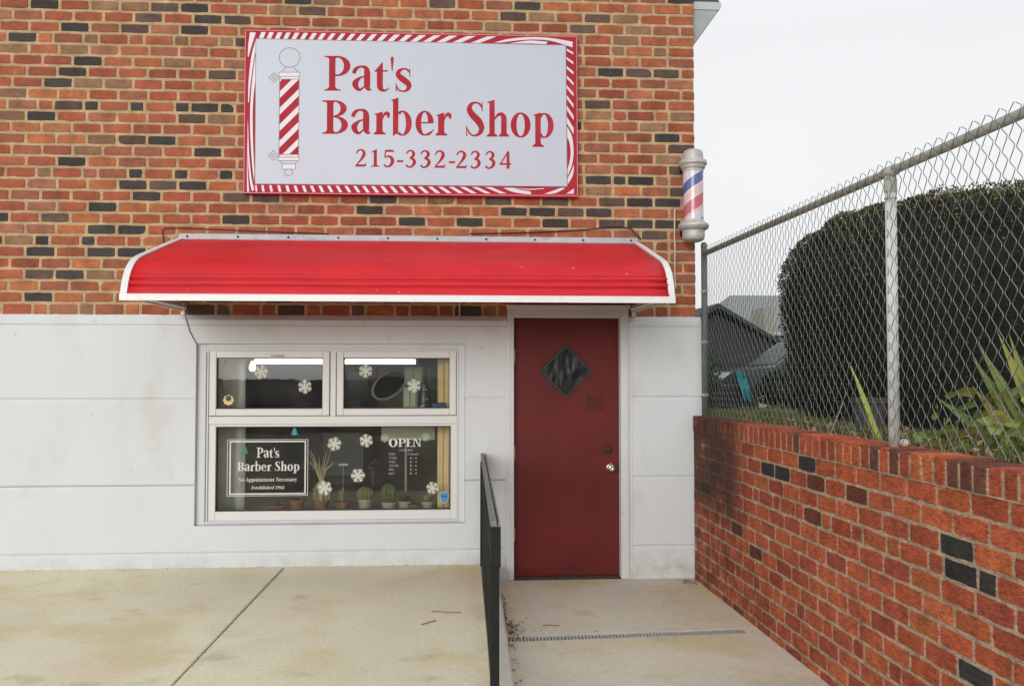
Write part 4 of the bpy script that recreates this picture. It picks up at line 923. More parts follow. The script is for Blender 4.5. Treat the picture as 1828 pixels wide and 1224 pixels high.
curve_band(m_,[(1600,894),(1640,880),(1690,862)],[(1640,894),(1670,886),(1712,864)],W_)
m_.poly([SP(1716,893,W_),SP(1756,893,W_),SP(1758,866,W_)])
m_=band()
curve_band(m_,[(74,52),(66,120),(64,180)],[(104,54),(84,120),(68,182)],W_)
curve_band(m_,[(103,92),(82,180),(70,300),(68,420)],[(103,150),(92,220),(80,320),(72,420)],W_+.4)
curve_band(m_,[(103,172),(90,280),(80,420),(80,560),(90,720),(102,830)],[(104,300),(96,380),(92,460),(93,560),(98,680),(104,780)],W_+.8)
curve_band(m_,[(67,560),(70,700),(80,820),(92,880)],[(68,500),(76,680),(88,800),(104,872)],W_+1.2)
curve_band(m_,[(66,640),(66,780),(68,884)],[(67,600),(70,770),(78,884)],W_)
m_=band()
rr=[(140,160),(184,206),(230,254),(280,304),(330,356),(382,410),(436,468),(494,536)]
for i,(a,b) in enumerate(rr):
    a+=4; b-=5
    ln=16+i*5.5
    m_.poly([SP(1720,a-4,W_),SP(1756,a+ln,W_),SP(1756,b+ln,W_),SP(1720,b-4,W_)])
curve_band(m_,[(1722,545),(1748,600),(1756,680),(1745,750),(1724,800)],[(1722,600),(1734,630),(1740,680),(1734,730),(1724,765)],W_)
curve_band(m_,[(1724,812),(1744,775),(1757,740)],[(1724,846),(1748,806),(1757,772)],W_+.4)
m_.build('border_stripes',M['sign_white'],sg,fix=False)
m_=MB()
for a,b in (((51,41),(1774,77)),((1774,77),(1776,903)),((1776,903),(51,888)),((51,888),(51,41))): pl(m_,[a,b],4,4)
m_.build('edge_line',mat('pink_edge_line',(.66,.2,.27),rough=.5),sg,fix=False)
# letters
def zt(tx,ty): return ((560+tx/4.1545-420)*2.9016,(90+ty/4.1545-40)*2.9016)
m_=MB(); ly=Lay()
def place(ch,x,base,sc=1.0,sx=1.0,mb=m_):
    glyph(mb,ch,lambda gx,gy,l:SP(*zt(x+gx*sc*sx,base-gy*sc),10+l),ly,8)
for ch,x,b in (('P',70,305),('a',275,306),('t',435,310),("'",558,308),('s',598,313)): place(ch,x,b)
for ch,x,b in (('B',57,627),('a',270,629),('r',437,632),('b',560,636),('e',743,638),('r',895,640),('S',1120,646),('h',1275,648),('o',1457,650),('p',1622,652)): place(ch,x,b)
m_.build('name_lettering',M['sign_red'],sg,fix=False)
m_=MB()
for ch,x,b in zip('215-332-2334',(300,415,505,610,670,778,885,995,1045,1152,1262,1372),(870,871,873,874,876,878,879,881,882,883,885,886)): place(ch,x,b,1.0,1.0,m_)
m_.build('phone_number',M['sign_red'],sg,fix=False)
for x,z in ((-1.62,4.13),(.925,4.13),(-1.62,2.905),(.925,2.905),(-.35,4.135),(-.35,2.905)):
    pass

# ------------------------------------------------------------------ awning
aw=thing('awning','long red ribbed metal awning with white edges over the window and door','awning',(-.35,0,1.97))
AX0,AX1=-2.14,1.437
prof=[(-.006,2.520),(-.25,2.452),(-.50,2.378),(-.72,2.313),(-.90,2.258),(-.965,2.229),(-1.02,2.194),(-1.065,2.152),(-1.098,2.104),(-1.122,2.052),(-1.136,2.004),(-1.140,1.975)]
fine=catmull(prof,10); pts=[]
cum=0
for i,p in enumerate(fine):
    if i: cum+=np.linalg.norm(fine[i]-fine[i-1])
    pts.append((p[0],p[1],cum))
m_=MB()
def rib(s_,z):       # low panels ribbed along the length: shallow near the wall, stronger on the nose
    if z>2.135:
        k=(s_%.024)/.024; return .0011*(1 if k<.78 else -.8)
    for a,b in ((2.101,2.130),(2.055,2.087),(1.975,2.041)):
        if a<=z<=b:
            q=(z-a)/(b-a); return .007*math.sin(PI*min(1,max(0,q)))**.5+.004*(1-q)
    return -.010
sec=[]
nS=340
ss=np.array([q[2] for q in pts]); yy_=np.array([q[0] for q in pts]); zz_=np.array([q[1] for q in pts])
for i in range(nS+1):
    s_=cum*i/nS; y=np.interp(s_,ss,yy_); z=np.interp(s_,ss,zz_); y2=np.interp(min(s_+.004,cum),ss,yy_); z2=np.interp(min(s_+.004,cum),ss,zz_); y1=np.interp(max(s_-.004,0),ss,yy_); z1=np.interp(max(s_-.004,0),ss,zz_)
    d=np.array([y2-y1,z2-z1]); d/=np.linalg.norm(d); n=np.array([d[1],-d[0]]); n=n if n[1]>0 or n[0]<0 else -n
    w=rib(s_,z); sec.append((y+n[0]*w,z+n[1]*w))
nL=24
vs=[]
for j in range(nL+1):
    x=AX0+.02+(AX1-AX0-.04)*j/nL
    for i,(y,z) in enumerate(sec):
        b=.004*noise.noise(Vector((x*1.3,y*2,z*2)))
        vs.append((x,y,z+b))
n1=nS+1
m_.add(vs,[(j*n1+i,j*n1+i+1,(j+1)*n1+i+1,(j+1)*n1+i) for j in range(nL) for i in range(nS)])
canopy=m_.build('canopy',M['awning'],aw,smooth=True,fix=False)
mo=canopy.modifiers.new('thickness','SOLIDIFY'); mo.thickness=.003; mo.offset=0
# ends: closed side panels with white edge trim
inner=[(p[0],p[1]-.004) for p in prof[::1]]
poly_end=[(-.006,2.512)]+[(p[0]+.004,p[1]-.006) for p in prof[1:-1]]+[(-1.132,1.968),(-.006,1.966)]
for xa,xb in ((AX0+.004,AX0+.016),(AX1-.016,AX1-.004)):
    m_=MB(); m_.prism(poly_end,'x',xa,xb); m_.build('end_panel',M['soffit'],aw)
for xa,xb in ((AX0-.016,AX0+.026),(AX1-.026,AX1+.016)):
    m_=MB(); q=catmull([(a,b) for a,b in prof],4)
    for i in range(len(q)-1):
        a,b=q[i],q[i+1]
        d=(b-a)/np.linalg.norm(b-a); n=np.array([d[1],-d[0]]); n=n if n[1]>0 or n[0]<0 else -n
        A,B=a+n*.011,b+n*.011; A2,B2=a-n*.022,b-n*.022
        m_.add([(xa,*A),(xb,*A),(xb,*B),(xa,*B),(xa,*A2),(xb,*A2),(xb,*B2),(xa,*B2)],[(0,1,2,3),(4,7,6,5),(0,3,7,4),(1,5,6,2)])
    m_.build('edge_trim',M['alu'],aw,fix=False)
m_=MB(); m_.prism([(-1.157,1.950),(-1.157,1.992),(-1.146,1.996),(-1.118,1.990),(-1.118,1.954)],'x',AX0-.018,AX1+.018); m_.build('front_lip',M['alu'],aw)
m_=MB(); m_.prism([(-.004,2.512),(-.030,2.507),(-.034,2.520),(-.020,2.562),(-.004,2.566)],'x',AX0-.004,AX1+.004)
m_.build('wall_flashing',mat('weathered_flashing',(.42,.42,.44),rough=.5,metal=.3,var=.15,scale=6,dirt=(.25,.23,.24),dscale=9,damt=.6),aw)
for i in range(10):
    x=AX0+.06+i*.385; m_=MB(); m_.tube([(x,-.030,2.54),(x,-.036,2.539)],.008,8); m_.build('bolt',M['iron'],aw)
m_=MB(); m_.tube([(AX0+.05,-1.105,1.98),(AX1-.05,-1.105,1.98)],.014,8); m_.tube([(AX0+.05,-.02,1.99),(AX0+.05,-1.09,1.985)],.012,8); m_.tube([(AX1-.05,-.02,1.99),(AX1-.05,-1.09,1.985)],.012,8); m_.build('support_tube',M['alu'],aw)
for x in (AX0+.03,AX1-.03):
    m_=MB(); m_.box(x-.016,x+.016,-.018,-.004,1.935,2.03,bev=.003); m_.build('wall_bracket',M['alu'],aw)

# ------------------------------------------------------------------ barber pole
PX,PY=1.862,-.135
bp=thing('barber_pole','striped red white and blue barber pole with grey caps on the brick corner','barber pole',(PX,PY,2.52))
m_=MB(); m_.lathe(PX,PY,[(.078,2.655),(.080,2.67),(.080,3.085),(.078,3.10)],40); m_.build('cylinder',M['pole'],bp,smooth=True)
m_=MB(); m_.lathe(PX,PY,[(.001,3.252),(.045,3.250),(.068,3.240),(.078,3.222),(.080,3.200),(.080,3.165),(.104,3.160),(.109,3.148),(.109,3.132),(.098,3.118),(.094,3.100),(.084,3.088),(.082,3.07)],40); m_.build('top_cap',M['cap_metal'],bp,smooth=False)
m_=MB(); m_.lathe(PX,PY,[(.082,2.69),(.090,2.672),(.108,2.664),(.119,2.652),(.121,2.636),(.112,2.618),(.096,2.610),(.088,2.60),(.088,2.555),(.082,2.535),(.062,2.522),(.04,2.516),(.001,2.514)],40); m_.build('bottom_cap',M['cap_metal'],bp,smooth=False)
for z in (3.14,2.63):
    m_=MB(); m_.box(PX-.045,PX+.03,PY+.09,.0,z-.022,z+.022,bev=.004); m_.box(PX-.075,PX+.05,-.016,-.003,z-.05,z+.05,bev=.004); m_.build('wall_bracket',M['iron'],bp)

# ------------------------------------------------------------------ cables on the wall
def cable(label,pts,r,m,name='cable',grp='wires on the shop front'):
    mb=MB(); q=catmull([(*p,) for p in pts],6); mb.tube([tuple(p) for p in q],r,6); tag(mb.build(name,m,None,pts[0],True),label,'cable',grp)
cable('black cable hooked round the upper left end of the awning',[(-2.275,-.012,2.42),(-2.265,-.012,2.50),(-2.268,-.012,2.59),(-2.20,-.012,2.605),(-1.9,-.012,2.60),(-1.5,-.012,2.586),(-1.0,-.012,2.573)],.0042,M['cable'])
cable('black cable sagging along the top of the awning at the right',[(.10,-.012,2.585),(.6,-.012,2.60),(1.0,-.012,2.625),(1.25,-.012,2.65),(1.38,-.012,2.64),(1.42,-.014,2.60),(1.47,-.014,2.555)],.0055,M['cable'])
cable('cream cable dropping beside the barber pole to the awning end',[(1.745,-.012,2.80),(1.742,-.014,2.62),(1.744,-.016,2.45),(1.742,-.014,2.30),(1.748,-.012,2.16)],.007,M['cable_white'])
cable('thin dark wire slanting from the awning bracket to the window corner',[(-2.085,-.045,1.93),(-2.055,-.0425,1.83),(-2.04,-.0425,1.79),(-1.995,-.0425,1.71)],.003,M['cable'])
cable('short white conduit between the awning and the painted base left of the door',[(.022,-.012,2.06),(.022,-.012,1.98),(.022,-.040,1.90)],.008,M['whitepaint'])

# ------------------------------------------------------------------ handrail
def rx(y): return .207+.0134*y            # rail line runs very slightly askew
hr=thing('handrail','black iron handrail between the pavement and the door landing','railing',(.18,-1.6,0))
RY_A,RY_B=-.075,-3.18
m_=MB()
def bar(mb,xo0,xo1,z0,z1,ya=RY_A,yb=RY_B,bev=.002):
    xa,xb=rx(ya),rx(yb)
    mb.add([(xa+xo0,ya,z0),(xa+xo1,ya,z0),(xb+xo1,yb,z0),(xb+xo0,yb,z0),(xa+xo0+bev,ya,z1),(xa+xo1-bev,ya,z1),(xb+xo1-bev,yb,z1),(xb+xo0+bev,yb,z1)],[(0,1,2,3),(4,7,6,5),(0,4,5,1),(1,5,6,2),(2,6,7,3),(3,7,4,0)])
bar(m_,-.020,.006,.842,.864); bar(m_,.0095,.0205,.842,.862); bar(m_,-.0195,.0200,.826,.8418)
m_.build('cap_rail',M['rail_top'],hr)
m_=MB(); bar(m_,-.016,.012,.800,.8255); m_.build('top_rail',M['iron'],hr)
m_=MB(); bar(m_,-.012,.010,.655,.672); m_.build('middle_rail',M['iron'],hr)
m_=MB(); bar(m_,-.012,.010,.070,.086); m_.build('bottom_rail',M['iron'],hr)
for y,zt_ in ((RY_A-.02,.80),(-3.165,.80)):
    m_=MB(); x=rx(y); m_.box(x-.022,x+.016,y-.018,y+.018,.0,zt_,bev=.003); m_.build('post',M['iron'],hr)
m_=MB(); y=RY_B; x=rx(y); m_.box(x-.0215,x+.0215,y-.012,y+.03,.672,.8405,bev=.003); m_.build('end_plate',M['iron'],hr)
nb=26
for i in range(1,nb):
    y=RY_A+(RY_B-RY_A)*i/nb; x=rx(y)
    m_=MB(); m_.box(x-.0075,x+.0055,y-.007,y+.007,.0865,.6545); m_.box(x-.0075,x+.0055,y-.007,y+.007,.6725,.7995)
    for zz in (.705,.765):      # cast scrolls between the upper rails
        q=[(x-.001,y+.058+ .028*math.cos(a)*(1-.06*k),zz+.026*math.sin(a)*(1-.06*k)) for k,a in enumerate([j*PI/5 for j in range(12)])]
        m_.tube(q,.0055,5)
    m_.build('baluster',M['iron'],hr)

# ------------------------------------------------------------------ retaining wall
C0=Vector((1.872,-.06)); DT=Vector((.0258,-.99967)); NT=Vector((-.99967,-.0258))
def sfr(u,v,w):  p=C0+DT*u+NT*w; return (p.x,p.y,v)
rw=thing('retaining_wall','red brick retaining wall with an upright brick cap beside the door landing','wall',(1.97,-3,LZ))
SREDS=[(.44,.100,.046),(.47,.118,.050),(.40,.090,.044),(.49,.135,.054),(.36,.082,.044),(.45,.108,.044)]
SM=(.46,.345,.24)
m_=MB(); SC=.0927; TOPZ=1.031; U1=8.0
sdark=[(2.108,.982,3),(1.567,.885,3),(1.777,.880,3),(3.488,.797,3),(3.408,.703,3),(3.626,.709,3),(3.633,.340,3),(2.203,.891,2),(2.67,.891,2),(2.115,.735,2),(.9,.42,2),(.55,.8,2),(.3,.62,2),(1.2,.3,2)]
for r in range(13):
    v1=TOPZ-r*SC-.0072; v0=TOPZ-(r+1)*SC+.0072
    st=1.991 if r%2==0 else 1.877
    if r%6==1: st=1.877
    x=st-10*.2262+random.uniform(-.012,.012); js=[]
    while x<U1: js.append(x); x+=.2262
    if r%6==3:
        js2=[]; x=.05
        while x<U1: js2+=[x,x+.222]; x+=.333
        js=js2
    for a,b in zip(js[:-1],js[1:]):
        a2,b2=max(a,.0),b
        if b2-a2<.03: continue
        k=0
        for u,z,kk in sdark:
            if a<=u<b and v0-.01<z<v1+.01: k=kk
        col=tint({3:(.040,.038,.038),2:(.15,.045,.03)}[k],.15) if k else tint(random.choice(SREDS),.13)
        brick(m_,sfr,a2+.0075,b2-.0075,v0,v1,.03,col,jit=.0032,bev=.003)
m_.quad(sfr(0,LZ-.2,-.0028),sfr(U1,LZ-.2,-.0028),sfr(U1,TOPZ,-.0028),sfr(0,TOPZ,-.0028),SM)
m_.quad(sfr(0.002,LZ-.2,-.19),sfr(U1,LZ-.2,-.19),sfr(U1,TOPZ,-.19),sfr(0.002,TOPZ,-.19),SM); m_.quad(sfr(0,LZ-.2,-.008),sfr(0,LZ-.2,-.19),sfr(0,TOPZ,-.19),sfr(0,TOPZ,-.008),SM)
m_.build('brick_face',M['sbrick'],rw,fix=False)
m_=MB(); u=.003; i=0
while u<U1-.1:
    w=.0872+random.uniform(-.002,.002); dz=random.uniform(-.003,.003)-(.006 if u>3.46 else 0); col=tint(random.choice(SREDS),.14)
    if random.random()<.05 or abs(u-3.47)<.05: col=tint((.16,.06,.04))
    # rowlock brick on edge, running front to back
    a,b=u+.0064,u+w-.0064; z0,z1=TOPZ+.004,1.146+dz; bv=.006
    f=.006+random.uniform(-.002,.002)
    def V(uu,vv,ww): return sfr(uu,vv,ww)
    vs=[V(a+bv,z0,f),V(b-bv,z0,f),V(b-bv,z1-bv,f),V(a+bv,z1-bv,f),V(a,z0,f-bv),V(b,z0,f-bv),V(b,z1-bv*.5,f-bv),V(a,z1-bv*.5,f-bv),
        V(a+bv,z1,f-bv),V(b-bv,z1,f-bv),V(b-bv,z1,-.19),V(a+bv,z1,-.19),V(a,z1-bv,-.19),V(b,z1-bv,-.19),V(a,z0,-.19),V(b,z0,-.19)]
    fs=[(0,1,2,3),(0,3,7,4),(1,5,6,2),(3,2,9,8),(3,8,7),(2,6,9),(8,9,10,11),(8,11,12,7),(9,6,13,10),(7,12,14,4),(6,5,15,13),(11,10,13,12),(12,13,15,14)]
    m_.add(vs,fs,col); u+=w; i+=1
m_.quad(sfr(.003,TOPZ,.002),sfr(U1,TOPZ,.002),sfr(U1,1.132,.002),sfr(.003,1.132,.002),SM)
m_.quad(sfr(.003,1.1315,.002),sfr(U1,1.1315,.002),sfr(U1,1.1315,-.188),sfr(.003,1.1315,-.188),SM)
m_.quad(sfr(.003,TOPZ-.003,.004),sfr(U1,TOPZ-.003,.004),sfr(U1,TOPZ+.003,.004),sfr(.003,TOPZ+.003,.004),SM)
m_.build('cap',M['sbrick'],rw,fix=False)

# ------------------------------------------------------------------ chain link fence
def ffr(u,v,w=0): p=C0+DT*u+NT*(w-.09); return (p.x,p.y,v)
fc=thing('chain_link_fence','galvanised chain link fence standing on the brick retaining wall','fence',(2.03,-3,1.14))
FT=2.432
m_=MB(); m_.tube([ffr(.02,1.10),ffr(.02,2.50)],.024,14); m_.lathe(*ffr(.02,0)[:2],[(.026,2.49),(.024,2.512),(.012,2.524),(.001,2.526)],14); m_.build('end_post',M['post_dark'],fc,smooth=True)
for u in (2.855,5.7):
    m_=MB(); m_.tube([ffr(u,1.10),ffr(u,2.395)],.0255,16); p=m_.build('line_post',M['post'],fc,smooth=True)
    m_=MB(); x,y,_=ffr(u,0); m_.lathe(x,y,[(.029,2.335),(.0295,2.39),(.028,2.402),(.024,2.41),(.001,2.412)],16); m_.tube([ffr(u-.05,FT),ffr(u+.05,FT)],.0265,12); m_.build('loop_cap',M['galv'],p,smooth=True)
    m_=MB(); m_.lathe(x,y,[(.0262,2.30),(.0285,2.301),(.0285,2.308),(.0262,2.309)],16); m_.build('tie_band',M['galv'],p)
m_=MB(); m_.tube([ffr(.02,FT),ffr(7.9,FT)],.021,14); m_.build('top_rail',M['galv'],fc,smooth=True)
m_=MB(); hw=.0405; hh=.0442
K=int(6.6/hw)
for k in range(K):
    pts=[]; J=30
    for j in range(J+1):
        u=.045+(k+((j+k)%2))*hw; z=1.165+j*hh if j<J else FT+.043
        w=.024+(.0035 if (j+k)%2 else -.0035)
        s_=(1 if (j+k)%2 else -1)
        # softened bend: two points round the knuckle
        wob=.002*noise.noise(Vector((u*3,z*3,0)))
        if j==J: pts.append(ffr(u+wob,z,w)); continue
        pts.append(ffr(u+wob-s_*.003,z-.007,w)); pts.append(ffr(u+wob+s_*.002,z,w+.002*s_)); pts.append(ffr(u+wob-s_*.003,z+.007,w-.002))
    # cut knuckle ends, top and bottom
    m_.tube(pts,.0018 if k>20 else .0016,5,cap=False)
m_.build('mesh',M['wire'],fc,smooth=True,fix=False)
for z in (1.30,1.72,2.12):
    m_=MB(); x,y,_=ffr(.02,0); m_.lathe(x,y,[(.0245,z),(.027,z+.001),(.027,z+.022),(.0245,z+.023)],14); m_.tube([ffr(.045,z+.011,.0),ffr(.062,z+.011,.01)],.006,6); m_.build('tension_band',M['galv'],fc)

# ------------------------------------------------------------------ drain pipe at the building corner
t=thing('drain_pipe','dark grey drain pipe down the corner behind the fence post','drain pipe',(1.99,.14,1.1))
m_=MB(); m_.tube([(1.90,.14,1.955),(1.955,.14,1.952),(1.988,.14,1.925),(1.995,.14,1.86),(1.995,.14,1.08)],.024,12); m_.build('pipe',M['post_dark'],t,smooth=True)
for z in (1.32,1.62):
    m_=MB(); m_.box(1.951,2.024,.11,.17,z,z+.03,bev=.003); m_.build('strap',M['galv'],t)

# ------------------------------------------------------------------ hedge
def hedge(label,cx,cy,a,b,z0,h,nleaf,n_plan=3.2,n_up=5.0,seed=1):
    rg=np.random.default_rng(seed)
    t=thing('hedge',label,'hedge',(cx,cy,z0))
    def surf(th,q):   # q 0 foot .. 1 top
        z=q; r=(1-z**n_up)**(1/n_up) if z<1 else 0
        r*= .87+.13*min(1,z/.7)
        c,s_=math.cos(th),math.sin(th); k=(abs(c)**n_plan+abs(s_)**n_plan)**(-1/n_plan)
        return r*k*c,r*k*s_
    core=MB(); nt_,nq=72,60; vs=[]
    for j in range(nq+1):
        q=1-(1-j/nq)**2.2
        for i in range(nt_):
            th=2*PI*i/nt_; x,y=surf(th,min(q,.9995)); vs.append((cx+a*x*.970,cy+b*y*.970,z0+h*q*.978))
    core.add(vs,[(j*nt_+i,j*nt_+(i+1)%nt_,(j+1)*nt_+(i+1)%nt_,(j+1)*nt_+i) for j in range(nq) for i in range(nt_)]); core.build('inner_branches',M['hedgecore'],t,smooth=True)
    th=rg.uniform(0,2*PI,nleaf); q=rg.uniform(0,1,nleaf); topm=rg.uniform(0,1,nleaf)<.42
    V=np.zeros((nleaf,4,3)); C=np.zeros((nleaf,3))
    for i in range(nleaf):
        # more samples where the dome turns over
        qq=q[i] if not topm[i] else 1-(q[i]**2)*.25
        x,y=surf(th[i],min(qq,.9998)); sh=rg.uniform(.0,1)**.5 if topm[i] and qq>.97 else 1
        lump=1+.030*noise.noise(Vector((x*4+seed,y*4,qq*4)))+.018*noise.noise(Vector((x*12,y*12,qq*12)))
        d=1-abs(rg.normal(0,.022))+.006+(.022*rg.uniform() if rg.uniform()<.03 else 0)
        zz=h*qq*lump
        if qq>.985: zz+=rg.uniform(-.02,.02)
        p=np.array([cx+a*x*lump*d*sh,cy+b*y*lump*d*sh,z0+zz*(1 if qq<.97 else (1+.004*rg.normal()))])
        nrm=np.array([x/a,y/b,(qq**3)*1.2/ h]); nrm/=np.linalg.norm(nrm)+1e-9
        dirv=nrm*.7+rg.normal(0,.55,3)+np.array([0,0,.25]); dirv/=np.linalg.norm(dirv); sd=np.cross(dirv,rg.normal(0,1,3)); sd/=np.linalg.norm(sd)+1e-9
        L=rg.uniform(.014,.034); w=rg.uniform(.004,.009)
        V[i]=[p-sd*w*.3,p+dirv*L*.55-sd*w,p+dirv*L,p+dirv*L*.5+sd*w]
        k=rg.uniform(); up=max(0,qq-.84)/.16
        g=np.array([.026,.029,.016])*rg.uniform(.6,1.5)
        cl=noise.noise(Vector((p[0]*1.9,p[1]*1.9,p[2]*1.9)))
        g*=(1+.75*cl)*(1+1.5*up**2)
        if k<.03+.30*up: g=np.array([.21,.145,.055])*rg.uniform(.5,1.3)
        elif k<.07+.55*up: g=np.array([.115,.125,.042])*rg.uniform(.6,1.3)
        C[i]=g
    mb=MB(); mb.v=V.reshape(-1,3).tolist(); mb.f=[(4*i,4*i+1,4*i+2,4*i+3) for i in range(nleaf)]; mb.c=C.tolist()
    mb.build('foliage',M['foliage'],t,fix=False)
    tr=MB()
    for k in range(7):
        x0=cx+rg.uniform(-.5,.5)*a; y0=cy+rg.uniform(-.5,.5)*b; tr.tube([(x0,y0,z0-.05),(x0+.05,y0,z0+.5),(x0+rg.uniform(-.2,.2),y0+.1,z0+1.1)],[.04,.03,.015],7)
    tr.build('stems',M['twig'],t)
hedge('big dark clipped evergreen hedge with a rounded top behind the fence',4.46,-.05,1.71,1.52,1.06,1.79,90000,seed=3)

# ------------------------------------------------------------------ grass, leaves and plants on the bank
n=15000
xs_=RNG.uniform(2.075,2.75,n)**1; ys_=RNG.uniform(-4.6,.5,n)
mb=MB(); V=np.zeros((n,3,3)); C=np.zeros((n,3))
for i in range(n):
    x,y=2.075+(xs_[i]-2.075)**1.3*1.1+.026*(-ys_[i]),ys_[i]
    big=noise.noise(Vector((x*2.2,y*2.2,1)))
    hgt=RNG.uniform(.025,.075)*(1+.9*max(0,big))*(1.5 if (-.2<y<.5) else 1)
    a=RNG.uniform(0,2*PI); ln=RNG.uniform(.1,.9)*hgt; w=RNG.uniform(.0025,.005)
    z=1.10; d=np.array([math.cos(a),math.sin(a),0]); s_=np.array([-d[1],d[0],0])
    V[i]=[np.array([x,y,z])-s_*w,np.array([x,y,z])+s_*w,np.array([x,y,z+hgt])+d*ln]
    k=RNG.uniform()
    C[i]=(np.array([.10,.125,.035]) if k<.5 else (np.array([.30,.24,.11]) if k<.74 else np.array([.06,.085,.03])))*RNG.uniform(.6,1.4)
    if y>-.9: C[i]=C[i]*.5+np.array([.17,.20,.055])*.5*RNG.uniform(.8,1.5)
mb.v=V.reshape(-1,3).tolist(); mb.f=[(3*i,3*i+1,3*i+2) for i in range(n)]; mb.c=C.tolist()
tag(mb.build('grass',M['grass'],fix=False),'short patchy green and straw coloured grass along the foot of the fence','grass',kind='stuff')
mb=MB()
for i in range(900):
    y=RNG.uniform(-4.4,-.6); x=2.08+RNG.uniform(0,1)**1.4*.55-.026*y; z=1.11+RNG.uniform(0,.045); a=RNG.uniform(0,2*PI); e=RNG.uniform(-.9,.9); L=RNG.uniform(.015,.035); w=L*.5
    d=Vector((math.cos(a)*math.cos(e),math.sin(a)*math.cos(e),math.sin(e))); s_=Vector((-math.sin(a),math.cos(a),RNG.uniform(-.6,.6)))
    p=Vector((x,y,z)); k=RNG.uniform(.5,1.3); c=((.34,.21,.10),(.42,.28,.15),(.22,.15,.08),(.14,.16,.05))[RNG.integers(0,4)]
    mb.quad(p-d*L,p+s_*w,p+d*L,p-s_*w,tuple(q*k for q in c))
tag(mb.build('leaf_litter',M['grass'],fix=False),'brown fallen leaf litter scattered in the grass under the hedge','leaf litter',kind='stuff')

def blade(mb,base,tip,w,sag,col,n=8,fold=.35):
    b=Vector(base);t_=Vector(tip); ax=(t_-b); L=ax.length; side=ax.cross(Vector((0,1,.3))).normalized()
    nrm=side.cross(ax.normalized()); vs=[];fs=[]
    for i in range(n+1):
        q=i/n; ww=w*(math.sin(PI*min(1,(q*.72+.20)))**.8 if q<1 else .02)
        if q>.6: ww*=max(.03,1-((q-.6)/.4)**1.6)
        p=b+ax*q+Vector((0,0,-sag*q*q))+nrm*0
        vs+=[p-side*ww-nrm*ww*fold,p,p+side*ww-nrm*ww*fold]
    for i in range(n): fs+=[(3*i,3*i+1,3*i+4,3*i+3),(3*i+1,3*i+2,3*i+5,3*i+4)]
    mb.add(vs,fs,col)
YG=[(.25,.27,.06),(.21,.25,.065),(.30,.295,.075),(.16,.21,.06)]
t=thing('sword_leaf_plant','clump of long yellow-green sword leaves at the right edge behind the fence','plant',(2.50,-3.1,1.1))
m_=MB()
for bx_,by_,tx_,ty_,tz_,w in [(2.62,-3.10,2.292,-3.15,1.655,.024),(2.60,-3.08,2.300,-3.10,1.590,.026),(2.66,-3.1,2.405,-3.12,1.712,.022),(2.66,-3.06,2.475,-3.1,1.70,.024),(2.68,-3.1,2.60,-3.1,1.74,.025),(2.70,-3.1,2.80,-3.1,1.72,.025),(2.60,-3.0,2.36,-3.0,1.46,.022),(2.72,-3.1,2.95,-3.15,1.6,.024),(2.60,-2.9,2.33,-2.75,1.40,.022),(2.64,-3.14,2.44,-3.2,1.52,.025)]:
    blade(m_,(bx_,by_,1.1),(tx_,ty_,tz_),w,.03,random.choice(YG))
m_.build('leaves',M['iris'],t,fix=False)
t=thing('broad_leaf_plant','low bush of broad yellow-green leaves in front of the sword leaves','plant',(2.40,-3.05,1.1))
m_=MB()
for i in range(120):
    x=2.20+random.random()**.8*.45; y=-3.25+random.uniform(-.15,.55); z=1.12+random.uniform(.0,.17)*(.4+1.3*min(1,(x-2.2)/.2)); a=random.uniform(0,2*PI); L=random.uniform(.04,.085)
    blade(m_,(x,y,z),(x+math.cos(a)*L,y+math.sin(a)*L,z+random.uniform(-.01,.05)),random.uniform(.014,.026),.012,tuple(q*random.uniform(.75,1.15) for q in random.choice(YG)),6,.2)
for i in range(24):
    x=2.25+random.random()*.4; y=-3.1+random.uniform(-.1,.4); m_.tube([(x,y,1.08),(x+random.uniform(-.03,.03),y,1.08+random.uniform(.08,.2))],.003,5,col=(.2,.22,.08))
m_.build('leaves',M['iris'],t,fix=False)
t=thing('single_blade_plant','lone bright yellow-green blade leaning left beside the fence post','plant',(2.22,-2.4,1.1))
m_=MB(); blade(m_,(2.235,-2.38,1.12),(2.052,-2.42,1.548),.0125,0,(.50,.55,.10),10); blade(m_,(2.24,-2.36,1.11),(2.19,-2.30,1.28),.009,0,(.20,.24,.06)); blade(m_,(2.24,-2.40,1.11),(2.31,-2.42,1.26),.009,0,(.12,.16,.05)); m_.build('leaves',M['iris'],t,fix=False)
t=thing('plant_pot','weathered grey plant pot half hidden behind the light fence post','plant pot',(2.48,-1.75,1.1))
m_=MB(); m_.lathe(2.48,-1.75,[(.001,1.10),(.075,1.10),(.095,1.30),(.105,1.305),(.105,1.335),(.092,1.335),(.088,1.31),(.001,1.31)],20); m_.build('pot',M['potgrey'],t)
m_=MB(); leaves(m_,2.48,-1.75,1.31,14,.07,.01); m_.build('stems',M['leaf'],t)
def dryleaf(x,y,z,L,a,lab):
    mb=MB(); vs=[];n=6
    for i in range(n+1):
        q=i/n; w=L*.42*math.sin(PI*(q*.92+.04))*(1+.25*math.sin(q*17)); c,s_=math.cos(a),math.sin(a); u=(q-.5)*L
        for k in (-1,0,1): vs.append((x+u*c-k*w*s_,y+u*s_+k*w*c,z+.010*abs(k)+.008*math.sin(q*PI)))
    mb.add(vs,[(3*i+k,3*i+k+1,3*i+k+4,3*i+k+3) for i in range(n) for k in (0,1)]); tag(mb.build('dry_leaf',M['deadleaf'],None,(x,y,z),True,fix=False),lab,'leaf','dry leaves on the wall')
dryleaf(2.13,-3.42,1.160,.055,.5,'curled tan dry leaf on the cap bricks at the right edge')
dryleaf(2.17,-2.95,1.165,.05,1.4,'orange brown dry leaf just right of the pale pebble')
dryleaf(2.24,-3.15,1.19,.05,2.4,'pinkish dry leaf lying in the grass behind the pebble')
m_=MB()
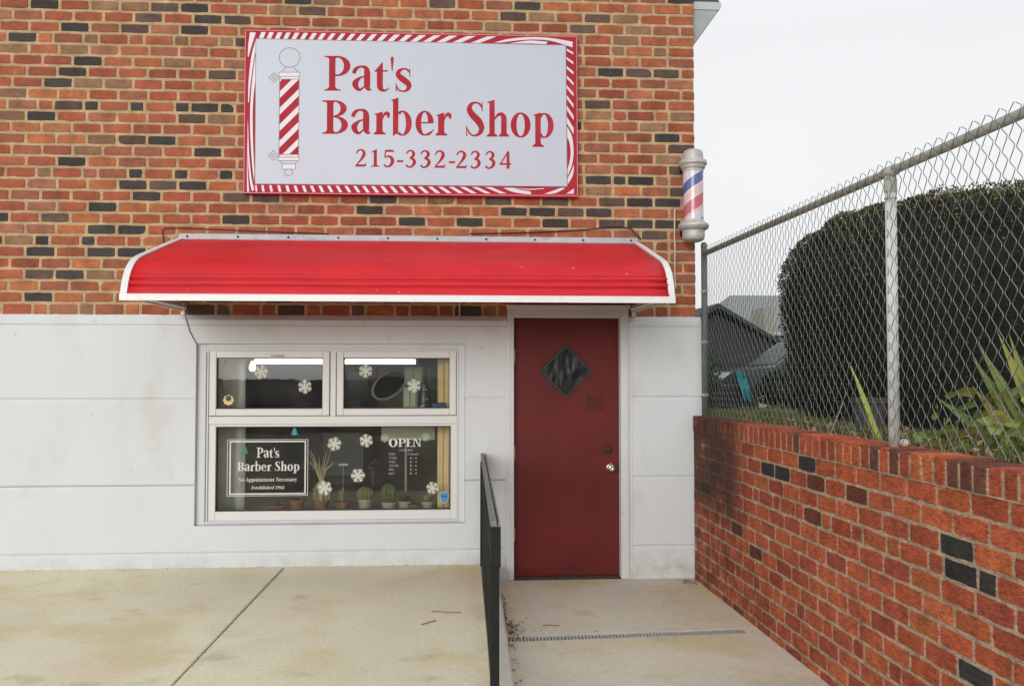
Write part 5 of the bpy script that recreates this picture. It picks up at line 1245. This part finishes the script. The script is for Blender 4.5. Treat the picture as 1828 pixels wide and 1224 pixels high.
prf=[(.001,1.146),(.016,1.150),(.022,1.162),(.019,1.174),(.009,1.181),(.001,1.183)]; m_.lathe(2.052,-2.97,prf,12)
m_.v=[(x+.003*noise.noise(Vector((x*60,y*60,z*60))),y,z+.003*noise.noise(Vector((x*50,y*50,z*50+9)))) for x,y,z in m_.v]
put('pebble','small pale pebble resting on the brick wall cap','pebble',m_,M['pebble'],(2.052,-2.97,1.146),smooth=True)
m_=MB(); m_.tube([(2.02,-2.25,1.15),(2.035,-2.28,1.22),(2.06,-2.30,1.30),(2.09,-2.3,1.38)],[.002,.002,.0018,.001],5); put('dead_stalk','thin pale dead stalk leaning on the wall cap left of the post','stalk',m_,M['whitepaint'],(2.02,-2.25,1.15))
# twigs and litter on the concrete
def twig(lab,pts,r):
    mb=MB(); mb.tube([tuple(p) for p in catmull(pts,4)],r,5); tag(mb.build('twig',M['twig'],None,pts[0]),lab,'twig','twigs on the pavement')
twig('longer curved brown twig lying on the pavement left of the handrail',[(-.155,-1.37,.006),(-.11,-1.385,.008),(-.05,-1.40,.006),(.03,-1.41,.006)],.0035)
twig('short straight twig lying below the longer one on the pavement',[(-.205,-1.65,.005),(-.16,-1.61,.006),(-.122,-1.575,.005)],.0035)
twig('tiny bent twig on the door landing near the kerb',[(.55,-1.27,LZ+.005),(.60,-1.26,LZ+.006),(.66,-1.275,LZ+.005)],.003)
mb=MB()
for i in range(420):
    y=-.35-abs(RNG.normal(0,1))*.9-RNG.uniform(0,.5); x=.315+.0128*y+abs(RNG.normal(0,.028)); 
    if RNG.uniform()<.25: y=-1.35+RNG.normal(0,.12); x=.33+abs(RNG.normal(0,.06))
    if RNG.uniform()<.12: x,y=1.80+RNG.normal(0,.04),-.12-abs(RNG.normal(0,.08))
    z=LZ+.004+RNG.uniform(0,.006); a=RNG.uniform(0,2*PI); L=RNG.uniform(.005,.016); w=L*RNG.uniform(.25,.6); e=RNG.uniform(-.4,.4)
    d=Vector((math.cos(a),math.sin(a),e)); s_=Vector((-math.sin(a),math.cos(a),0)); p=Vector((x,y,z)); k=RNG.uniform(.5,1.2)
    c=((.28,.17,.07),(.16,.11,.06),(.10,.08,.05))[RNG.integers(0,3)]
    mb.quad(p-d*L,p+s_*w,p+d*L,p-s_*w,tuple(q*k for q in c))
for i in range(520):
    x=RNG.uniform(-3.7,.18); y=-.040-abs(RNG.normal(0,.016)); z=.003+RNG.uniform(0,.003)
    if RNG.uniform()<.25: x,y=-1.317+.003*RNG.normal()+(.05*-0)+RNG.uniform(-.02,.02),RNG.uniform(-3,-.1); x+=.0134*y
    a=RNG.uniform(0,2*PI); L=RNG.uniform(.002,.007); w=L*RNG.uniform(.4,.8); d=Vector((math.cos(a),math.sin(a),RNG.uniform(-.3,.3))); s_=Vector((-math.sin(a),math.cos(a),0)); p=Vector((x,y,z)); k=RNG.uniform(.5,1.2)
    mb.quad(p-d*L,p+s_*w,p+d*L,p-s_*w,tuple(q*k for q in ((.14,.11,.07),(.20,.16,.10),(.08,.07,.05))[RNG.integers(0,3)]))
tag(mb.build('debris',M['grass'],fix=False),'brown leaf crumbs and grit gathered along the kerb and the foot of the white wall','debris',kind='stuff')

# ------------------------------------------------------------------ far things seen through the fence
t=thing('house','pale grey house with a grey shingle roof far behind the fence','house',(13,27,0))
hx0,hx1,hy=10.15,17.0,26.0
m_=MB(); m_.box(hx0+.4,hx1,hy,hy+7,-.3,3.15); m_.build('wall',M['siding'],t)
m_=MB(); e0,e1,f0,f1=hx0-.1,hx1+.3,hy-.5,hy+7.5
m_.add([(e0,f0,2.98),(e1,f0,2.98),(e1,f1,2.98),(e0,f1,2.98),(hx0+1.5,hy+3.5,4.80),(e1,hy+3.5,4.80),(e0,f0,2.88),(e1,f0,2.88),(e1,f1,2.88),(e0,f1,2.88)],[(0,1,5,4),(2,3,4,5),(3,0,4),(1,2,5),(0,6,7,1),(1,7,8,2),(2,8,9,3),(3,9,6,0),(6,9,8,7)]); m_.build('roof',M['shingle'],t)
m_=MB(); m_.box(hx0-.05,hx1+.25,hy-.62,hy-.50,2.92,3.06); m_.build('gutter',M['whitepaint'],t)
m_=MB(); m_.box(11.35,11.75,hy-1.4,hy-.005,-.3,3.9); m_.build('chimney',mat('grey_stucco',(.30,.31,.26),rough=.9,var=.15,scale=2),t)
for x in (10.4,13.2):
    m_=MB(); m_.ring_rect(x,x+.9,1.7,2.75,.09,hy-.06,hy-.002,bev=.01); w_=m_.build('window',M['whitepaint'],t)
    m_=MB(); m_.quad((x+.08,hy-.03,1.78),(x+.82,hy-.03,1.78),(x+.82,hy-.03,2.67),(x+.08,hy-.03,2.67)); m_.build('pane',M['winglass_dark'],w_)
t=thing('garden_shed','dark shed with a steep gabled roof behind the fence','shed',(6.3,14,0))
m_=MB(); m_.prism([(5.0,.3),(7.75,.3),(7.75,2.25),(6.35,2.9),(5.0,2.25)],'y',14,17); m_.build('wall',M['darkwall'],t)
m_=MB(); m_.prism([(4.8,2.16),(6.3,3.06),(7.95,2.10),(7.95,2.20),(6.3,3.17),(4.8,2.26)],'y',13.7,17.3); m_.build('roof',M['darkroof'],t)
m_=MB(); m_.box(5.6,6.4,13.95,13.995,.32,2.0,bev=.01); m_.build('door',M['darkroof'],t)
# parked car, side on, nose to the left
t=thing('parked_car','dark green car parked beyond the fence partly hidden by the hedge','car',(7.0,9.6,.62))
cz0=.70; c_x=4.85; yA,yB=9.0,10.7
low=[(0,.30),(.02,.62),(.25,.80),(1.0,.90),(1.15,.92),(3.95,.96),(4.3,.92),(4.38,.60),(4.36,.30)]
cab=[(1.05,.90),(1.72,1.40),(2.2,1.46),(3.2,1.44),(3.95,.96)]
m_=MB(); m_.prism([(c_x+x,cz0+z) for x,z in low],'y',yA,yB)
inset=.16
n_=len(cab); vs=[(c_x+x,yA+inset*(z-.9)/.55,cz0+z-.002) for x,z in cab]+[(c_x+x,yB-inset*(z-.9)/.55,cz0+z-.002) for x,z in cab]
m_.add(vs,[tuple(range(n_)),tuple(range(2*n_-1,n_-1,-1))]+[(i,i+1,i+1+n_,i+n_) for i in range(n_-1)]); m_.build('body',M['carpaint'],t)
for q in ([(1.22,.93),(1.78,1.36),(2.35,1.39),(2.35,.95)],[(2.45,.95),(2.45,1.39),(3.15,1.37),(3.70,.97)]):
    m_=MB(); m_.poly([(c_x+x,yA+inset*(z-.9)/.55-.006,cz0+z) for x,z in q]); m_.build('side_window',M['carglass'],t,fix=False)
m_=MB(); m_.quad((c_x+1.09,yA+.12,cz0+.945),(c_x+1.69,yA+.22,cz0+1.385),(c_x+1.69,yB-.22,cz0+1.385),(c_x+1.09,yB-.12,cz0+.945)); m_.build('windscreen',M['carglass'],t,fix=False)
m_=MB(); m_.box(c_x+1.28,c_x+1.42,yA-.16,yA-.01,cz0+.93,cz0+1.04,bev=.02); m_.build('side_mirror',M['carpaint'],t)
m_=MB(); m_.box(c_x-.01,c_x+.10,yA+.06,yA+.36,cz0+.60,cz0+.72,bev=.02); m_.build('headlight',M['whitepaint'],t)
for x in (.82,3.55):
    m_=MB(); vs=[];fs=[];k_=24
    prf=[(.18,yA-.004),(.30,yA-.012),(.325,yA+.02),(.325,yA+.2),(.18,yA+.2)]
    for r,y in prf:
        for k in range(k_): vs.append((c_x+x+r*math.cos(2*PI*k/k_),y,cz0+.315+r*math.sin(2*PI*k/k_)))
    m_.add(vs,[(i*k_+k,i*k_+(k+1)%k_,(i+1)*k_+(k+1)%k_,(i+1)*k_+k) for i in range(4) for k in range(k_)]); wh=m_.build('wheel',M['rubber'],t)
    m_=MB(); disc_lathe(m_,c_x+x,cz0+.315,[(.19,yA+.01),(.18,yA-.008),(.08,yA-.004),(.04,yA-.02)],20); m_.build('rim',M['chrome'],wh)
# turquoise tarp draped over a low stack of boards
t=thing('board_stack','low stack of dark boards and junk beyond the fence','boards',(4.5,7.4,.8))
for k in range(5):
    m_=MB(); m_.box(4.0+.06*k,5.0-.03*k,7.2,7.9,.84+k*.09,.92+k*.09,bev=.006); m_.build('board',M['darkwall'],t)
mb=MB(); nx_,ny_=10,14; vs=[]
for j in range(ny_+1):
    for i in range(nx_+1):
        u=i/nx_; v=j/ny_; x=4.56+.17*u+.10*v; z=1.50-v*.48; y=7.13-.03*math.sin(u*9+v*3)-.05*v+.03*math.sin(v*7)
        vs.append((x,y,z+.03*math.sin(u*5)))
mb.add(vs,[(j*(nx_+1)+i,j*(nx_+1)+i+1,(j+1)*(nx_+1)+i+1,(j+1)*(nx_+1)+i) for j in range(ny_) for i in range(nx_)])
o=tag(mb.build('tarp',M['tarp'],None,(4.65,7.1,1.0),True,fix=False),'crumpled turquoise tarp hanging over the stack of boards','tarp'); mo=o.modifiers.new('thickness','SOLIDIFY'); mo.thickness=.006
# dark shrubs between the building and the parked car
def shrub(lab,cx,cy,z0,r,h,nleaf,seed,group='shrubs beyond the fence'):
    rg=np.random.default_rng(seed); t=thing('shrub',lab,'shrub',(cx,cy,z0),group)
    st=MB()
    for k in range(6): st.tube([(cx,cy,z0-.05),(cx+rg.uniform(-.4,.4)*r,cy+rg.uniform(-.4,.4)*r,z0+h*.5),(cx+rg.uniform(-.8,.8)*r,cy+rg.uniform(-.6,.6)*r,z0+h*.85)],[.03,.02,.008],6)
    st.build('stems',M['twig'],t)
    V=np.zeros((nleaf,4,3)); C=np.zeros((nleaf,3))
    for i in range(nleaf):
        d=rg.normal(0,1,3); d/=np.linalg.norm(d); k=rg.uniform(.55,1)**.6*(1+.3*noise.noise(Vector(tuple(d*2+seed))))
        p=np.array([cx+d[0]*r*k,cy+d[1]*r*k,z0+h*.52+d[2]*h*.5*k]); a=rg.normal(0,1,3); a/=np.linalg.norm(a); b=np.cross(a,rg.normal(0,1,3)); b/=np.linalg.norm(b); L=rg.uniform(.03,.07)
        V[i]=[p-a*L,p-b*L*.4,p+a*L,p+b*L*.4]; C[i]=np.array([.030,.042,.022])*rg.uniform(.5,1.6)
    mb=MB(); mb.v=V.reshape(-1,3).tolist(); mb.f=[(4*i,4*i+1,4*i+2,4*i+3) for i in range(nleaf)]; mb.c=C.tolist(); mb.build('foliage',M['foliage'],t,fix=False)
shrub('dark low shrub beside the stack of boards',3.55,6.6,.85,.55,.75,2600,11)
shrub('dark taller shrub behind the boards near the building corner',4.15,9.2,.75,.75,1.35,3200,12)
shrub('dark shrub between the board stack and the hedge',5.55,7.2,.85,.6,.7,2600,13)
# driveway strip and far tree line
dv=MB(); dv.add([(2.4,3.2,1.055),(9,2.6,1.075),(9,5.2,.975),(2.4,6.0,.93)],[(0,1,2,3)]); tag(dv.build('driveway',M['kerb']),kind='structure')
# utility wire
def wire(lab,a,b,sag):
    pts=[(a[0]+(b[0]-a[0])*q,a[1]+(b[1]-a[1])*q,a[2]+(b[2]-a[2])*q-sag*4*q*(1-q)) for q in [i/12 for i in range(13)]]
    mb=MB(); mb.tube(pts,.012,5); tag(mb.build('power_line',M['cable'],None,pts[0]),lab,'power line')
wire('thin black power line running down to the grey house',(5.5,19,4.25),(11.5,26.2,3.0),.15)

# ------------------------------------------------------------------ light, sky and camera
W=bpy.data.worlds.new('World'); S.world=W; W.use_nodes=True; nt=W.node_tree; N=nt.nodes; L=nt.links
bg=N['Background']; out=N['World Output']
sky=N.new('ShaderNodeTexSky'); sky.sky_type='NISHITA'; sky.sun_disc=False; sky.sun_elevation=math.radians(11); sky.sun_rotation=math.radians(200); sky.air_density=1.0; sky.dust_density=4
hs=N.new('ShaderNodeHueSaturation'); hs.inputs['Saturation'].default_value=.25; L.new(sky.outputs[0],hs.inputs['Color'])
L.new(hs.outputs[0],bg.inputs['Color']); bg.inputs['Strength'].default_value=.05
ov=N.new('ShaderNodeBackground'); ov.inputs['Strength'].default_value=1.0
tc=N.new('ShaderNodeTexCoord'); sp=N.new('ShaderNodeSeparateXYZ'); L.new(tc.outputs['Generated'],sp.inputs[0])
cr=N.new('ShaderNodeValToRGB'); L.new(sp.outputs['Z'],cr.inputs[0]); e=cr.color_ramp
e.elements[0].position=0; e.elements[0].color=(.73,.73,.74,1); e.elements[1].position=1; e.elements[1].color=(1.05,1.06,1.09,1)
q=e.elements.new(.35); q.color=(.74,.745,.755,1)
nz=N.new('ShaderNodeTexNoise'); nz.inputs['Scale'].default_value=2.2; nz.inputs['Detail'].default_value=5; L.new(tc.outputs['Generated'],nz.inputs['Vector'])
mr=N.new('ShaderNodeMapRange'); mr.inputs['To Min'].default_value=.92; mr.inputs['To Max'].default_value=1.05; L.new(nz.outputs['Fac'],mr.inputs['Value'])
vm=N.new('ShaderNodeVectorMath'); vm.operation='SCALE'; L.new(cr.outputs[0],vm.inputs[0]); L.new(mr.outputs[0],vm.inputs['Scale']); L.new(vm.outputs[0],ov.inputs['Color'])
ad=N.new('ShaderNodeAddShader'); L.new(bg.outputs[0],ad.inputs[0]); L.new(ov.outputs[0],ad.inputs[1]); L.new(ad.outputs[0],out.inputs['Surface'])
sl=bpy.data.lights.new('Sun','SUN'); sl.energy=1.0; sl.angle=math.radians(32); sl.color=(1,1,1); so=bpy.data.objects.new('Sun',sl); COL.objects.link(so)
az=math.radians(200); el=math.radians(11)     # the sun stands behind the camera, a little to its left
d=Vector((math.sin(az)*math.cos(el),math.cos(az)*math.cos(el),math.sin(el))); so.rotation_euler=d.to_track_quat('Z','Y').to_euler()
cam=bpy.data.cameras.new('Camera'); co=bpy.data.objects.new('Camera',cam); COL.objects.link(co); S.camera=co
f=Vector((syw*cpt,cyw*cpt,spt)); r=Vector((cyw,-syw,0)); u=r.cross(f)
co.matrix_world=Matrix(((r.x,u.x,-f.x,0),(r.y,u.y,-f.y,-D),(r.z,u.z,-f.z,CAMH),(0,0,0,1)))
cam.sensor_width=36; cam.lens=36*F/1828; cam.clip_end=1000; cam.clip_start=.05
S.view_settings.view_transform='Standard'; S.view_settings.look='None'; S.view_settings.exposure=0; S.view_settings.gamma=1
S.render.engine='CYCLES'; S.cycles.max_bounces=8; S.cycles.use_denoising=True; S.cycles.transparent_max_bounces=12
